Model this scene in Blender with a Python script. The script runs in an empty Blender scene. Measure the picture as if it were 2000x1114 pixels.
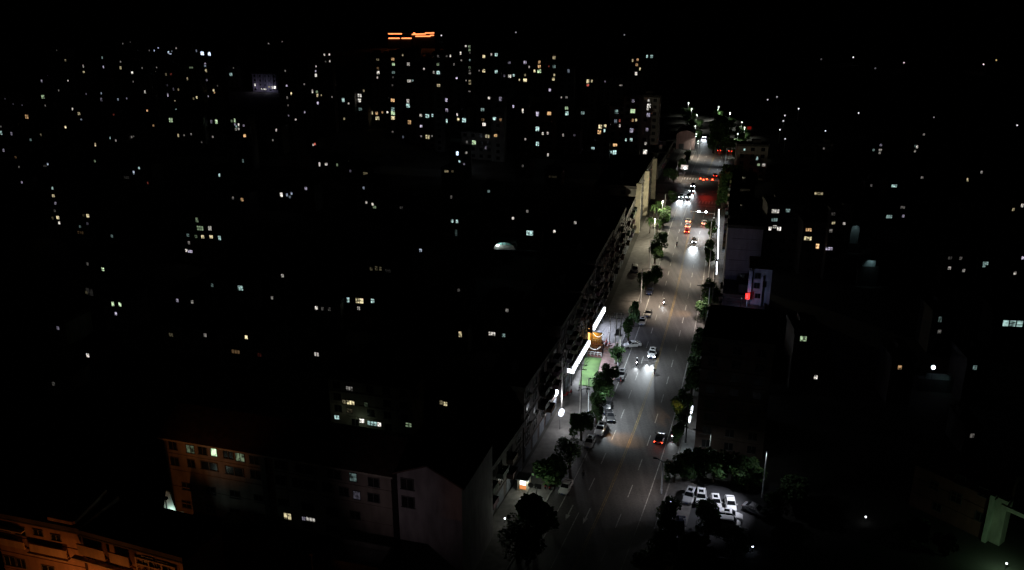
import bpy, bmesh, math, random
from mathutils import Vector, Matrix
random.seed(7)
R = math.radians
SC = bpy.context.scene
COL = SC.collection

# ------------------------------------------------------------------ camera
F, PITCH, H = 1750.0, R(20.0), 90.0          # focal length in photo pixels, tilt, height in metres
SP, CP = math.sin(PITCH), math.cos(PITCH)
cam = bpy.data.objects.new('camera', bpy.data.cameras.new('camera'))
COL.objects.link(cam)
cam.location = (0, 0, H)
cam.rotation_euler = (R(90) - PITCH, 0, 0)
cam.data.sensor_fit = 'HORIZONTAL'
cam.data.sensor_width = 36.0
cam.data.lens = 36.0 * F / 2000.0
cam.data.clip_start = 1.0
cam.data.clip_end = 12000.0
SC.camera = cam

# ------------------------------------------------------------------ night sky, moon, exposure
world = bpy.data.worlds.new('World')
SC.world = world
world.use_nodes = True
wn = world.node_tree
bg = wn.nodes['Background']
sky = wn.nodes.new('ShaderNodeTexSky')
sky.sky_type = 'NISHITA'
sky.sun_disc = False
sky.sun_elevation = R(38)
sky.sun_rotation = R(200)
wn.links.new(sky.outputs[0], bg.inputs[0])
bg.inputs[1].default_value = 0.00005
moon = bpy.data.lights.new('moon', 'SUN')
moon.energy = 0.0008
moon.angle = R(0.5)
moon.color = (1.0, 0.93, 0.85)
mo = bpy.data.objects.new('moon', moon)
COL.objects.link(mo)
mo.rotation_euler = (R(90 - 38), 0, R(180 - 200))
SC.view_settings.view_transform = 'Standard'
SC.view_settings.look = 'None'
SC.view_settings.exposure = 0.0
SC.view_settings.gamma = 1.0
SC.view_settings.use_curve_mapping = False
SC.render.engine = 'CYCLES'
SC.cycles.use_light_tree = True
SC.cycles.max_bounces = 4
SC.cycles.diffuse_bounces = 2
SC.cycles.glossy_bounces = 2
SC.cycles.sample_clamp_indirect = 2.0
SC.cycles.use_denoising = True

# ------------------------------------------------------------------ geometry of the view: photo measurements to metres
def G(u, y, z=0.0):
    v = (y - 557.0) / F
    Z = (H - z) / (SP + v * CP)
    return Vector(((u - 1000.0) / F * Z, Z * (CP - v * SP), z))

def scale_at(u, y, z=0.0):
    v = (y - 557.0) / F
    return F * (SP + v * CP) / (H - z)

CPTS = [(40, -17.5), (80, -3.8), (118, 10.1), (135, 16.2), (148, 20.6), (168, 27.0), (200, 36.2), (240, 46.9),
        (280, 56.8), (313, 65.2), (370, 80.9), (424, 96.4), (480, 112.5), (540, 130.0), (620, 153.0)]
def CX(Y):
    n = len(CPTS)
    i = 0
    while i < n - 2 and CPTS[i + 1][0] < Y:
        i += 1
    def m(k):
        a, b = max(k - 1, 0), min(k + 1, n - 1)
        return (CPTS[b][1] - CPTS[a][1]) / (CPTS[b][0] - CPTS[a][0])
    (y0, x0), (y1, x1) = CPTS[i], CPTS[i + 1]
    h = y1 - y0
    t = (Y - y0) / h
    if t < 0 or t > 1:
        return x0 + m(i if t < 0 else i + 1) * (Y - (y0 if t < 0 else y1)) + (0 if t < 0 else x1 - x0)
    return ((2*t**3 - 3*t*t + 1) * x0 + (t**3 - 2*t*t + t) * h * m(i) + (-2*t**3 + 3*t*t) * x1 + (t**3 - t*t) * h * m(i + 1))
def TAN(Y):
    return Vector((CX(Y + 1) - CX(Y - 1), 2.0, 0)).normalized()
def RD(Y, off, z=0.0):                      # a point beside the road: distance Y along, off metres to the right
    t = TAN(Y)
    return Vector((CX(Y) + t.y * off, Y - t.x * off, z))
def road_angle(Y):
    t = TAN(Y)
    return math.atan2(t.y, t.x)

# ------------------------------------------------------------------ materials
def newmat(name):
    m = bpy.data.materials.new(name)
    m.use_nodes = True
    nt = m.node_tree
    return m, nt, nt.nodes['Principled BSDF']

def mat(name, col, rough=0.8, metal=0.0, noise=0.25, scale=3.0, bump=0.0, coat=0.0, spec=None):
    m, nt, b = newmat(name)
    b.inputs['Roughness'].default_value = rough
    b.inputs['Metallic'].default_value = metal
    if coat:
        b.inputs['Coat Weight'].default_value = coat
        b.inputs['Coat Roughness'].default_value = 0.08
    if spec is not None:
        b.inputs['Specular IOR Level'].default_value = spec
    if noise > 0:
        tc = nt.nodes.new('ShaderNodeTexCoord')
        n = nt.nodes.new('ShaderNodeTexNoise')
        n.inputs['Scale'].default_value = scale
        n.inputs['Detail'].default_value = 6
        nt.links.new(tc.outputs['Object'], n.inputs['Vector'])
        r = nt.nodes.new('ShaderNodeValToRGB')
        e = r.color_ramp.elements
        e[0].position, e[1].position = 0.3, 0.7
        e[0].color = tuple(c * (1 - noise) for c in col) + (1,)
        e[1].color = tuple(min(1, c * (1 + noise)) for c in col) + (1,)
        nt.links.new(n.outputs['Fac'], r.inputs['Fac'])
        nt.links.new(r.outputs['Color'], b.inputs['Base Color'])
        if bump:
            bp = nt.nodes.new('ShaderNodeBump')
            bp.inputs['Strength'].default_value = bump
            nt.links.new(n.outputs['Fac'], bp.inputs['Height'])
            nt.links.new(bp.outputs['Normal'], b.inputs['Normal'])
    else:
        b.inputs['Base Color'].default_value = tuple(col) + (1,)
    return m

def emit(name, col, strength, sampled=True):
    m, nt, b = newmat(name)
    b.inputs['Base Color'].default_value = (0.02, 0.02, 0.02, 1)
    b.inputs['Emission Color'].default_value = tuple(col) + (1,)
    b.inputs['Emission Strength'].default_value = strength
    m.cycles.emission_sampling = 'FRONT_BACK' if sampled else 'NONE'
    return m

def wall_mat(name, rough=0.85):              # plaster: the colour of each building comes from its object colour
    m, nt, b = newmat(name)
    b.inputs['Roughness'].default_value = rough
    oi = nt.nodes.new('ShaderNodeObjectInfo')
    tc = nt.nodes.new('ShaderNodeTexCoord')
    mp = nt.nodes.new('ShaderNodeMapping')
    mp.inputs['Scale'].default_value = (1, 1, 0.3)
    n = nt.nodes.new('ShaderNodeTexNoise')
    n.inputs['Scale'].default_value = 0.9
    n.inputs['Detail'].default_value = 8
    mr = nt.nodes.new('ShaderNodeMapRange')
    mr.inputs[1].default_value, mr.inputs[2].default_value = 0.25, 0.75
    mr.inputs[3].default_value, mr.inputs[4].default_value = 0.6, 1.15
    mx = nt.nodes.new('ShaderNodeVectorMath')
    mx.operation = 'SCALE'
    nt.links.new(tc.outputs['Object'], mp.inputs['Vector'])
    nt.links.new(mp.outputs[0], n.inputs['Vector'])
    nt.links.new(n.outputs['Fac'], mr.inputs[0])
    nt.links.new(oi.outputs['Color'], mx.inputs[0])
    nt.links.new(mr.outputs[0], mx.inputs['Scale'])
    nt.links.new(mx.outputs[0], b.inputs['Base Color'])
    return m

def window_glow():                           # a lit room behind glass: colour and brightness from the object colour
    m, nt, b = newmat('lit window')
    b.inputs['Base Color'].default_value = (0.02, 0.02, 0.022, 1)
    b.inputs['Roughness'].default_value = 0.2
    oi = nt.nodes.new('ShaderNodeObjectInfo')
    tc = nt.nodes.new('ShaderNodeTexCoord')
    ad = nt.nodes.new('ShaderNodeVectorMath')
    ad.operation = 'ADD'
    sc = nt.nodes.new('ShaderNodeVectorMath')
    sc.operation = 'SCALE'
    sc.inputs[0].default_value = (57, 31, 43)
    nt.links.new(oi.outputs['Random'], sc.inputs['Scale'])
    nt.links.new(tc.outputs['Object'], ad.inputs[0])
    nt.links.new(sc.outputs[0], ad.inputs[1])
    n = nt.nodes.new('ShaderNodeTexNoise')
    n.inputs['Scale'].default_value = 2.2
    n.inputs['Detail'].default_value = 2
    nt.links.new(ad.outputs[0], n.inputs['Vector'])
    mr = nt.nodes.new('ShaderNodeMapRange')
    mr.inputs[1].default_value, mr.inputs[2].default_value = 0.36, 0.6
    mr.inputs[3].default_value, mr.inputs[4].default_value = 0.12, 1.6
    nt.links.new(n.outputs['Fac'], mr.inputs[0])
    nt.links.new(oi.outputs['Color'], b.inputs['Emission Color'])
    nt.links.new(mr.outputs[0], b.inputs['Emission Strength'])
    m.cycles.emission_sampling = 'NONE'
    return m

def asphalt_mat():
    m, nt, b = newmat('asphalt')
    b.inputs['Roughness'].default_value = 0.62
    tc = nt.nodes.new('ShaderNodeTexCoord')
    a = nt.nodes.new('ShaderNodeTexNoise')
    a.inputs['Scale'].default_value = 0.12
    a.inputs['Detail'].default_value = 5
    c = nt.nodes.new('ShaderNodeTexNoise')
    c.inputs['Scale'].default_value = 2.5
    c.inputs['Detail'].default_value = 8
    mp = nt.nodes.new('ShaderNodeMapping')
    mp.inputs['Rotation'].default_value = (0, 0, R(17))
    mp.inputs['Scale'].default_value = (1.1, 0.04, 1)
    s = nt.nodes.new('ShaderNodeTexNoise')  # long streaks for lamp reflections on the road, put into the colour
    s.inputs['Scale'].default_value = 1.0
    s.inputs['Detail'].default_value = 4
    nt.links.new(tc.outputs['Object'], a.inputs['Vector'])
    nt.links.new(tc.outputs['Object'], c.inputs['Vector'])
    nt.links.new(tc.outputs['Object'], mp.inputs['Vector'])
    nt.links.new(mp.outputs[0], s.inputs['Vector'])
    m1 = nt.nodes.new('ShaderNodeMath'); m1.operation = 'ADD'
    m2 = nt.nodes.new('ShaderNodeMath'); m2.operation = 'ADD'
    nt.links.new(a.outputs['Fac'], m1.inputs[0]); nt.links.new(c.outputs['Fac'], m1.inputs[1])
    nt.links.new(m1.outputs[0], m2.inputs[0]); nt.links.new(s.outputs['Fac'], m2.inputs[1])
    r = nt.nodes.new('ShaderNodeMapRange')
    r.inputs[1].default_value, r.inputs[2].default_value = 1.15, 1.85
    r.inputs[3].default_value, r.inputs[4].default_value = 0.04, 0.105
    nt.links.new(m2.outputs[0], r.inputs[0])
    cc = nt.nodes.new('ShaderNodeCombineColor')
    for k, tn in enumerate((1.04, 0.97, 0.96)):          # slightly brownish bitumen
        tm = nt.nodes.new('ShaderNodeMath'); tm.operation = 'MULTIPLY'
        tm.inputs[1].default_value = tn
        nt.links.new(r.outputs[0], tm.inputs[0])
        nt.links.new(tm.outputs[0], cc.inputs[k])
    nt.links.new(cc.outputs[0], b.inputs['Base Color'])
    return m

M = dict(
    asphalt=asphalt_mat(),
    ground=mat('earth and yards', (0.06, 0.058, 0.052), 0.95, noise=0.5, scale=0.08),
    lot=mat('parking asphalt', (0.035, 0.035, 0.038), 0.8, noise=0.35, scale=0.5),
    paving=mat('pavement tiles', (0.13, 0.122, 0.115), 0.8, noise=0.3, scale=0.8),
    kerb=mat('kerb stone', (0.28, 0.27, 0.26), 0.8, noise=0.25, scale=1.2),
    white_line=mat('worn white paint', (0.36, 0.36, 0.35), 0.7, noise=0.6, scale=2.0),
    yellow_line=mat('worn yellow paint', (0.22, 0.16, 0.07), 0.7, noise=0.6, scale=2.0),
    wall=wall_mat('plaster wall'),
    roof=mat('roof felt', (0.07, 0.065, 0.06), 0.95, noise=0.4, scale=0.5),
    tiles=mat('clay roof tiles', (0.1, 0.06, 0.05), 0.9, noise=0.4, scale=1.0),
    trim=mat('concrete trim', (0.3, 0.28, 0.26), 0.85, noise=0.3, scale=1.0),
    glass=mat('dark window glass', (0.015, 0.016, 0.018), 0.25, noise=0.0),
    frame=mat('window frame', (0.12, 0.12, 0.12), 0.6, noise=0.1),
    glow=window_glow(),
    trunk=mat('bark', (0.06, 0.045, 0.032), 0.95, noise=0.4, scale=5),
    leaf=mat('leaves', (0.04, 0.1, 0.026), 0.7, noise=0.5, scale=1.2),
    leaf2=mat('pale leaves', (0.07, 0.13, 0.03), 0.7, noise=0.5, scale=1.2),
    steel=mat('galvanised steel', (0.75, 0.76, 0.78), 0.5, metal=0.0, noise=0.1),
    darksteel=mat('dark painted steel', (0.06, 0.06, 0.065), 0.6, noise=0.2),
    concrete=mat('pole concrete', (0.5, 0.48, 0.46), 0.9, noise=0.25, scale=2),
    rubber=mat('tyre rubber', (0.02, 0.02, 0.02), 0.9, noise=0.0),
    rim=mat('alloy rim', (0.45, 0.45, 0.47), 0.35, metal=0.8, noise=0.0),
    carglass=mat('car glass', (0.01, 0.011, 0.013), 0.08, noise=0.0),
    lens=mat('headlamp lens', (0.55, 0.57, 0.6), 0.15, noise=0.0),
    redlens=mat('tail lamp lens', (0.25, 0.012, 0.01), 0.2, noise=0.0),
    plate=mat('number plate blue', (0.05, 0.1, 0.35), 0.5, noise=0.0),
    turf=mat('artificial turf', (0.08, 0.15, 0.045), 0.9, noise=0.45, scale=0.35),
    deck=mat('red brown deck boards', (0.13, 0.06, 0.05), 0.8, noise=0.4, scale=2),
    pinktile=mat('pink paving', (0.36, 0.25, 0.24), 0.8, noise=0.3, scale=1.0),
    beige=mat('beige render', (0.5, 0.45, 0.34), 0.85, noise=0.25, scale=0.7),
    cloth=mat('dark clothing', (0.04, 0.04, 0.05), 0.9, noise=0.2),
    skin=mat('skin', (0.42, 0.27, 0.2), 0.7, noise=0.0),
    pale=mat('paving paled for shop light', (0.36, 0.37, 0.37), 0.8, noise=0.25, scale=0.7),
    ochre=mat('ochre panel', (0.5, 0.3, 0.06), 0.7, noise=0.2),
    tin=mat('tin awning', (0.12, 0.13, 0.15), 0.6, noise=0.3, scale=1.5),
)
for nm, c in dict(white=(0.82, 0.82, 0.82), silver=(0.55, 0.56, 0.58), black=(0.012, 0.012, 0.014), grey=(0.14, 0.14, 0.15),
                  navy=(0.02, 0.025, 0.05), red=(0.3, 0.02, 0.02)).items():
    M['car_' + nm] = mat('car paint ' + nm, c, 0.4, noise=0.0, coat=0.15 if nm in ('black', 'grey', 'navy') else 0.5)
E_WHITE = emit('cool white sign light', (0.86, 0.92, 1.0), 4.0)
E_HEAD = emit('headlamp glow', (0.85, 0.93, 1.0), 60.0, False)
E_TAIL = emit('tail lamp glow', (1.0, 0.05, 0.02), 14.0, False)
E_TAILHOT = emit('brake lamp glow', (1.0, 0.22, 0.06), 30.0, False)
E_LAMP = emit('street lamp lens', (0.9, 0.95, 1.0), 4.0, False)
E_LENS = emit('street lamp lens seen edge on', (1, .95, .85), 0.4, False)
E_WARM = emit('warm bulb', (1.0, 0.5, 0.16), 3.0, False)
E_RED = emit('red signal', (1.0, 0.035, 0.01), 30.0, False)
E_REDSIGN = emit('red sign', (1.0, 0.03, 0.02), 2.5, False)
E_ORANGE = emit('orange led strip', (1.0, 0.26, 0.08), 2.4, False)
E_PURPLE = emit('violet sign', (0.62, 0.5, 1.0), 6.0, False)
E_BLUE = emit('blue white sign', (0.75, 0.83, 1.0), 5.0, False)

# ------------------------------------------------------------------ mesh helpers
class MB:
    def __init__(self):
        self.v, self.f, self.m = [], [], []
    def quad(self, pts, mi=0):
        n = len(self.v)
        self.v += [tuple(p) for p in pts]
        self.f.append(tuple(range(n, n + len(pts))))
        self.m.append(mi)
    def box(self, c, s, mi=0, rz=0.0, top=None):
        cx, cy, cz = c
        hx, hy, hz = s[0] / 2, s[1] / 2, s[2] / 2
        tx, ty = (hx, hy) if top is None else (top[0] / 2, top[1] / 2)
        n = len(self.v)
        ca, sa = math.cos(rz), math.sin(rz)
        for (x, y, z) in ((-hx, -hy, -hz), (hx, -hy, -hz), (hx, hy, -hz), (-hx, hy, -hz), (-tx, -ty, hz), (tx, -ty, hz), (tx, ty, hz), (-tx, ty, hz)):
            self.v.append((cx + x * ca - y * sa, cy + x * sa + y * ca, cz + z))
        for q in ((3, 2, 1, 0), (4, 5, 6, 7), (0, 1, 5, 4), (1, 2, 6, 5), (2, 3, 7, 6), (3, 0, 4, 7)):
            self.f.append(tuple(n + k for k in q))
            self.m.append(mi)
    def tube(self, p0, p1, r0, r1=None, seg=8, mi=0, cap=True):
        r1 = r0 if r1 is None else r1
        p0, p1 = Vector(p0), Vector(p1)
        d = (p1 - p0).normalized()
        a = d.orthogonal().normalized()
        b = d.cross(a)
        n = len(self.v)
        for (p, r) in ((p0, r0), (p1, r1)):
            for k in range(seg):
                t = 2 * math.pi * k / seg
                self.v.append(tuple(p + a * (r * math.cos(t)) + b * (r * math.sin(t))))
        for k in range(seg):
            j = (k + 1) % seg
            self.f.append((n + k, n + j, n + seg + j, n + seg + k)); self.m.append(mi)
        if cap:
            self.f.append(tuple(n + k for k in reversed(range(seg)))); self.m.append(mi)
            self.f.append(tuple(n + seg + k for k in range(seg))); self.m.append(mi)
    def loft(self, rings, mi=0, cap=True):
        n0 = len(self.v)
        k = len(rings[0])
        for r in rings:
            self.v += [tuple(p) for p in r]
        for i in range(len(rings) - 1):
            for j in range(k):
                a, b = n0 + i * k + j, n0 + i * k + (j + 1) % k
                self.f.append((a, b, b + k, a + k)); self.m.append(mi)
        if cap:
            self.f.append(tuple(n0 + j for j in reversed(range(k)))); self.m.append(mi)
            self.f.append(tuple(n0 + (len(rings) - 1) * k + j for j in range(k))); self.m.append(mi)
    def ball(self, c, r, mi=0, seg=8, rings=5, sz=1.0):
        rr = []
        for i in range(1, rings):
            t = math.pi * i / rings
            rr.append([(c[0] + r * math.sin(t) * math.cos(2*math.pi*j/seg), c[1] + r * math.sin(t) * math.sin(2*math.pi*j/seg), c[2] - r * sz * math.cos(t)) for j in range(seg)])
        self.loft(rr, mi)
    def mesh(self, name, mats, smooth=False):
        me = bpy.data.meshes.new(name)
        me.from_pydata(self.v, [], self.f)
        for m in (mats if isinstance(mats, (list, tuple)) else [mats]):
            me.materials.append(m)
        for p, i in zip(me.polygons, self.m):
            p.material_index = i
            p.use_smooth = smooth
        bm = bmesh.new()
        bm.from_mesh(me)
        bmesh.ops.recalc_face_normals(bm, faces=bm.faces)
        bm.to_mesh(me)
        bm.free()
        return me

def link(name, data, parent=None, loc=None, rz=0.0):
    o = bpy.data.objects.new(name, data)
    COL.objects.link(o)
    if parent is not None:
        o.parent = parent
    if loc is not None:
        o.location = loc
    if rz:
        o.rotation_euler = (0, 0, rz)
    return o
def tag(o, label, cat, group=None):
    o['label'] = label
    o['category'] = cat
    if group:
        o['group'] = group
    return o
def thing(name, label, cat, loc=(0, 0, 0), rz=0.0, group=None):
    return tag(link(name, None, None, loc, rz), label, cat, group)
def structure(name, mesh):
    o = link(name, mesh)
    o['kind'] = 'structure'
    return o
def copy_tree(o, parent=None):
    c = o.copy()
    COL.objects.link(c)
    if parent is not None:
        c.parent = parent
    for ch in o.children:
        copy_tree(ch, c)
    return c
def light(parent, kind, loc, power, col, size=0.15, rot=(0, 0, 0), angle=150, blend=0.6):
    l = bpy.data.lights.new(parent.name + ' light', kind)
    l.energy = power
    l.color = col
    if kind == 'SPOT':
        l.spot_size = R(angle)
        l.spot_blend = blend
        l.shadow_soft_size = size
    elif kind == 'POINT':
        l.shadow_soft_size = size
    else:
        l.size = size
    o = bpy.data.objects.new('lamp_light', l)
    COL.objects.link(o)
    o.parent = parent
    o.location = loc
    o.rotation_euler = rot
    return o

# ------------------------------------------------------------------ ground, road, pavements
g = MB()
nx, ny = 24, 30
for j in range(ny):
    for i in range(nx):
        x0, x1 = -6000 + 12000 * i / nx, -6000 + 12000 * (i + 1) / nx
        y0, y1 = -1500 + 10500 * j / ny, -1500 + 10500 * (j + 1) / ny
        g.quad([(x0, y0, -0.06), (x1, y0, -0.06), (x1, y1, -0.06), (x0, y1, -0.06)])
structure('ground', g.mesh('ground', M['ground']))

def ribbon(ys, off0, off1, z, mi=0, mb=None):
    mb = mb or MB()
    for a, b in zip(ys[:-1], ys[1:]):
        mb.quad([RD(a, off0(a) if callable(off0) else off0, z), RD(a, off1(a) if callable(off1) else off1, z),
                 RD(b, off1(b) if callable(off1) else off1, z), RD(b, off0(b) if callable(off0) else off0, z)], mi)
    return mb
YS = [50 + 6 * i for i in range(93)]
HW = 9.7
def hw(Y):
    return HW + max(0, min(1, (Y - 425) / 30.0)) * 3.5
road = structure('road', ribbon(YS, lambda y: -hw(y), hw, 0.0).mesh('road', M['asphalt']))
XS0, XS1 = 352.0, 372.0                      # the crossing street
t = TAN(362)
cs = MB()
nrm = Vector((t.y, -t.x, 0))
for sgn in (-1, 1):
    e = HW + 0.01
    p = RD(362, sgn * e)
    for k in range(20):
        a = p + nrm * sgn * (k * 12)
        b = p + nrm * sgn * ((k + 1) * 12)
        cs.quad([a - t * 7, a + t * 7, b + t * 7, b - t * 7])
structure('side_street', cs.mesh('side_street', M['asphalt']))

def dash(y0, y1, off, w, m, name='lane_dash', z=0.004):
    n = max(1, int((y1 - y0) / 8))
    ys = [y0 + (y1 - y0) * i / n for i in range(n + 1)]
    return link(name, ribbon(ys, off - w / 2, off + w / 2, z).mesh(name, m), road)
for off in (-0.16, 0.16):
    dash(60, 340, off, 0.14, M['yellow_line'], 'centre_line')
    dash(386, 440, off, 0.14, M['yellow_line'], 'centre_line')
for off in (-7.0, 7.0):
    dash(60, 338, off, 0.15, M['white_line'], 'edge_line')
    dash(388, 440, off, 0.15, M['white_line'], 'edge_line')
for off in (-3.55, 3.55):
    y = 84.0
    while y < 430:
        if off < 0 and 106 < y < 130:
            y += 9
            continue
        if not (316 < y < 386):
            dash(y, y + 4.0, off, 0.15, M['white_line'])
        y += 9.0
    dash(316, 338, off, 0.15, M['white_line'], 'solid_lane_line')
dash(116, 131, -3.45, 0.15, M['white_line'], 'solid_lane_line')
for off in (-5.0, -1.9):                     # arrows pointing towards the camera
    ar = MB()
    yb = 128.2
    def q(pts):
        ar.quad([RD(a, o, 0.004) for (a, o) in pts])
    q([(yb + 1.6, off - 0.1), (yb + 1.6, off + 0.1), (yb + 4.6, off + 0.1), (yb + 4.6, off - 0.1)])
    q([(yb, off), (yb + 1.7, off + 0.42), (yb + 1.7, off - 0.42)])
    link('lane_arrow', ar.mesh('lane_arrow', M['white_line']), road)
for (ya, yb) in ((341.0, 345.0), (379.0, 383.0)):
    k = -9.0
    while k < 9.1:
        dash(ya, yb, k, 0.55, M['white_line'], 'zebra_stripe')
        k += 1.2
dash(337.5, 337.9, 3.6, 6.8, M['white_line'], 'stop_line', 0.006)
dash(386.2, 386.6, -3.6, 6.8, M['white_line'], 'stop_line', 0.006)

for sgn, wd, nm in ((-1, 7.2, 'left_pavement'), (1, 5.0, 'right_pavement')):
    m1 = MB()
    for (ya, yb) in ((50, 352), (372, 440)):
        n = int((yb - ya) / 6)
        ys = [ya + (yb - ya) * i / n for i in range(n + 1)]
        for a, b in zip(ys[:-1], ys[1:]):
            i0, i1 = sgn * (HW + 0.25), sgn * (HW + wd)
            m1.quad([RD(a, i0, .12), RD(a, i1, .12), RD(b, i1, .12), RD(b, i0, .12)])
            m1.quad([RD(a, i1, .12), RD(b, i1, .12), RD(b, i1, -.06), RD(a, i1, -.06)])
    pv = structure(nm, m1.mesh(nm, M['paving']))
    m2 = MB()
    for (ya, yb) in ((50, 352), (372, 440)):
        n = int((yb - ya) / 6)
        ys = [ya + (yb - ya) * i / n for i in range(n + 1)]
        for a, b in zip(ys[:-1], ys[1:]):
            i0, i1 = sgn * HW, sgn * (HW + 0.25)
            m2.quad([RD(a, i0, .13), RD(a, i1, .13), RD(b, i1, .13), RD(b, i0, .13)])
            m2.quad([RD(a, i0, .13), RD(b, i0, .13), RD(b, i0, -.02), RD(a, i0, -.02)])
    link('kerb', m2.mesh('kerb', M['kerb']), pv)
# parking yard on the right, paved with asphalt
lot = MB()
lot.quad([G(1318, 940, -.02), G(1520, 950, -.02), G(1540, 1200, -.02), G(1290, 1200, -.02)])
structure('parking_yard', lot.mesh('parking_yard', M['lot']))
lane = MB()                                  # the narrow lane left of the street blocks
lane.quad([G(905, 1180, -.01), G(935, 1180, -.01), G(1003, 1000, -.01), G(990, 1000, -.01)])
structure('back_lane', lane.mesh('back_lane', M['paving']))

# ------------------------------------------------------------------ buildings of the city
CAMP = Vector((0, 0, H))
def ray(u, y):
    return Vector(((u - 1000) / F, CP - (y - 557) / F * SP, -SP - (y - 557) / F * CP))
class Facade:
    def __init__(s, u0, u1, yt, yb, yaw, z0=0.0):
        s.yaw = yaw
        s.a = Vector((math.cos(yaw), math.sin(yaw), 0))
        s.n = Vector((s.a.y, -s.a.x, 0))
        um = (u0 + u1) / 2
        P = G(um, yb, z0)
        s.P = P
        s.h = max(3.2, s.hit(um, yt)[1] - z0)
        zm = z0 + s.h * .5                   # edges are measured at mid height
        def t_of(u):
            k = (u - 1000) / F
            return (k * (P.y * CP + (H - zm) * SP) - P.x) / (s.a.x - k * s.a.y * CP)
        s.t0, s.t1 = t_of(u0), t_of(u1)
        s.sc = F / (P.y * CP + (H - z0) * SP)
    def hit(s, u, y):
        d = ray(u, y)
        k = s.n.dot(s.P - CAMP) / s.n.dot(d)
        p = CAMP + d * k
        return (p - s.P).dot(s.a), p.z

TINT = dict(W=(1, .95, .86), C=(.62, .95, .9), G=(.72, 1, .6), Y=(1, .86, .5), O=(1, .6, .28), P=(.82, .76, 1), B=(.66, .8, 1), R=(1, .2, .14))
def unit_window(n):
    mb = MB()                               # local x right, z up, y towards the wall; one by one metre
    w = 1.0 / n
    for i in range(n):
        x0, x1 = -.5 + i * w + .03, -.5 + (i + 1) * w - .03
        mb.quad([(x0, .0, .04), (x1, .0, .04), (x1, .0, .96), (x0, .0, .96)], 0)
    for x in [-.5 + i * w for i in range(n + 1)]:
        mb.box((x, -.03, .5), (.05, .1, 1.0), 1)
    mb.box((0, -.035, .985), (1.05, .12, .05), 1)
    mb.box((0, -.06, .0), (1.12, .2, .06), 1)
    return mb.mesh('window', [M['glow'], M['frame']])
UW = [unit_window(1), unit_window(2), unit_window(3)]
def unit_dark():
    mb = MB()
    mb.quad([(-.47, 0, .03), (.47, 0, .03), (.47, 0, .97), (-.47, 0, .97)], 0)
    for x in (-.5, 0, .5):
        mb.box((x, -.03, .5), (.05, .1, 1.0), 1)
    mb.box((0, -.035, .985), (1.05, .12, .05), 1)
    mb.box((0, -.06, 0), (1.12, .2, .06), 1)
    return mb.mesh('dark_window', [M['glass'], M['frame']])
UD = unit_dark()
def put_window(root, s, z, w, h, tint=None, b=0.7, ylocal=-0.03, name='window'):
    if tint is None:
        o = link(name, UD, root, (s, ylocal, z - h / 2))
    else:
        o = link(name, UW[0 if w < 1.3 * h * .62 else (1 if w < 1.5 * h else 2)], root, (s, ylocal, z - h / 2))
        k = (b ** 2.2) * 0.95
        c = TINT[tint]
        o.color = (c[0] * k, c[1] * k, c[2] * k, 1)
    o.scale = (w, 1, h)
    return o

BL = []                                      # facades built so far, near ones answer first
def building(u0, u1, yt, yb, label, yaw=None, depth=11.0, col=None, name='apartment_block', roof='flat', grid=True, cat='building', group='unlit apartment blocks of the night city', z0=0.0):
    if yaw is None:
        yaw = R(-15.7) if (u0 + u1) / 2 < 1320 else R(-6)
    fc = Facade(u0, u1, yt, yb, yaw, z0)
    root = thing(name, label, cat, fc.P + fc.a * ((fc.t0 + fc.t1) / 2), yaw, group)
    w = fc.t1 - fc.t0
    h = fc.h
    rnd = random.Random(hash((u0, yb)) & 0xffff)
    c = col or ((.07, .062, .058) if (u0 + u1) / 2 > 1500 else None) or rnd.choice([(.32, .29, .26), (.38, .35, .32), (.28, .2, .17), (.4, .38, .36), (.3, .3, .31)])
    wall = MB()
    wall.box((0, depth / 2, (h + z0 - .0) / 2 - z0 / 2 - .03), (w, depth, h + .06))
    nf = max(1, round(h / 3.0))
    fh = h / nf
    for k in range(1, nf):
        wall.box((0, -.05, k * fh), (w + .02, .12, .16))
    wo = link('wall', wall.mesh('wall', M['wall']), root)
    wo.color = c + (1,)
    rf = MB()
    if roof == 'flat':
        rf.box((0, depth / 2, h + .04), (w + .5, depth + .5, .2))
        for (x, y, sx, sy) in ((0, -.1, w + .5, .2), (0, depth + .1, w + .5, .2), (-w / 2 - .12, depth / 2, .2, depth), (w / 2 + .12, depth / 2, .2, depth)):
            rf.box((x, y, h + .5), (sx, sy, .8))
        rf.box((w * rnd.uniform(-.3, .3), depth * .6, h + 1.2), (min(3.5, w * .4), 3.0, 2.2))
        link('roof', rf.mesh('roof', M['roof']), root)
    else:
        e = .7
        rh = depth * .28
        rf.v += [(-w/2-e, -e, h), (w/2+e, -e, h), (w/2+e, depth+e, h), (-w/2-e, depth+e, h), (-w/2-e, depth/2, h+rh), (w/2+e, depth/2, h+rh)]
        n = 0
        rf.f += [(0, 1, 5, 4), (2, 3, 4, 5), (0, 4, 3), (1, 2, 5), (3, 2, 1, 0)]
        rf.m += [0] * 5
        link('roof', rf.mesh('roof', M['tiles']), root)
    b = dict(fc=fc, root=root, w=w, h=h, u=(u0, u1), y=(yt, yb), cells=set(), nf=nf, fh=fh, grid=grid, mid=(fc.t0 + fc.t1) / 2, z0=z0)
    BL.append(b)
    return b
UNPLACED = []
WIN_CHECK = []
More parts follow.
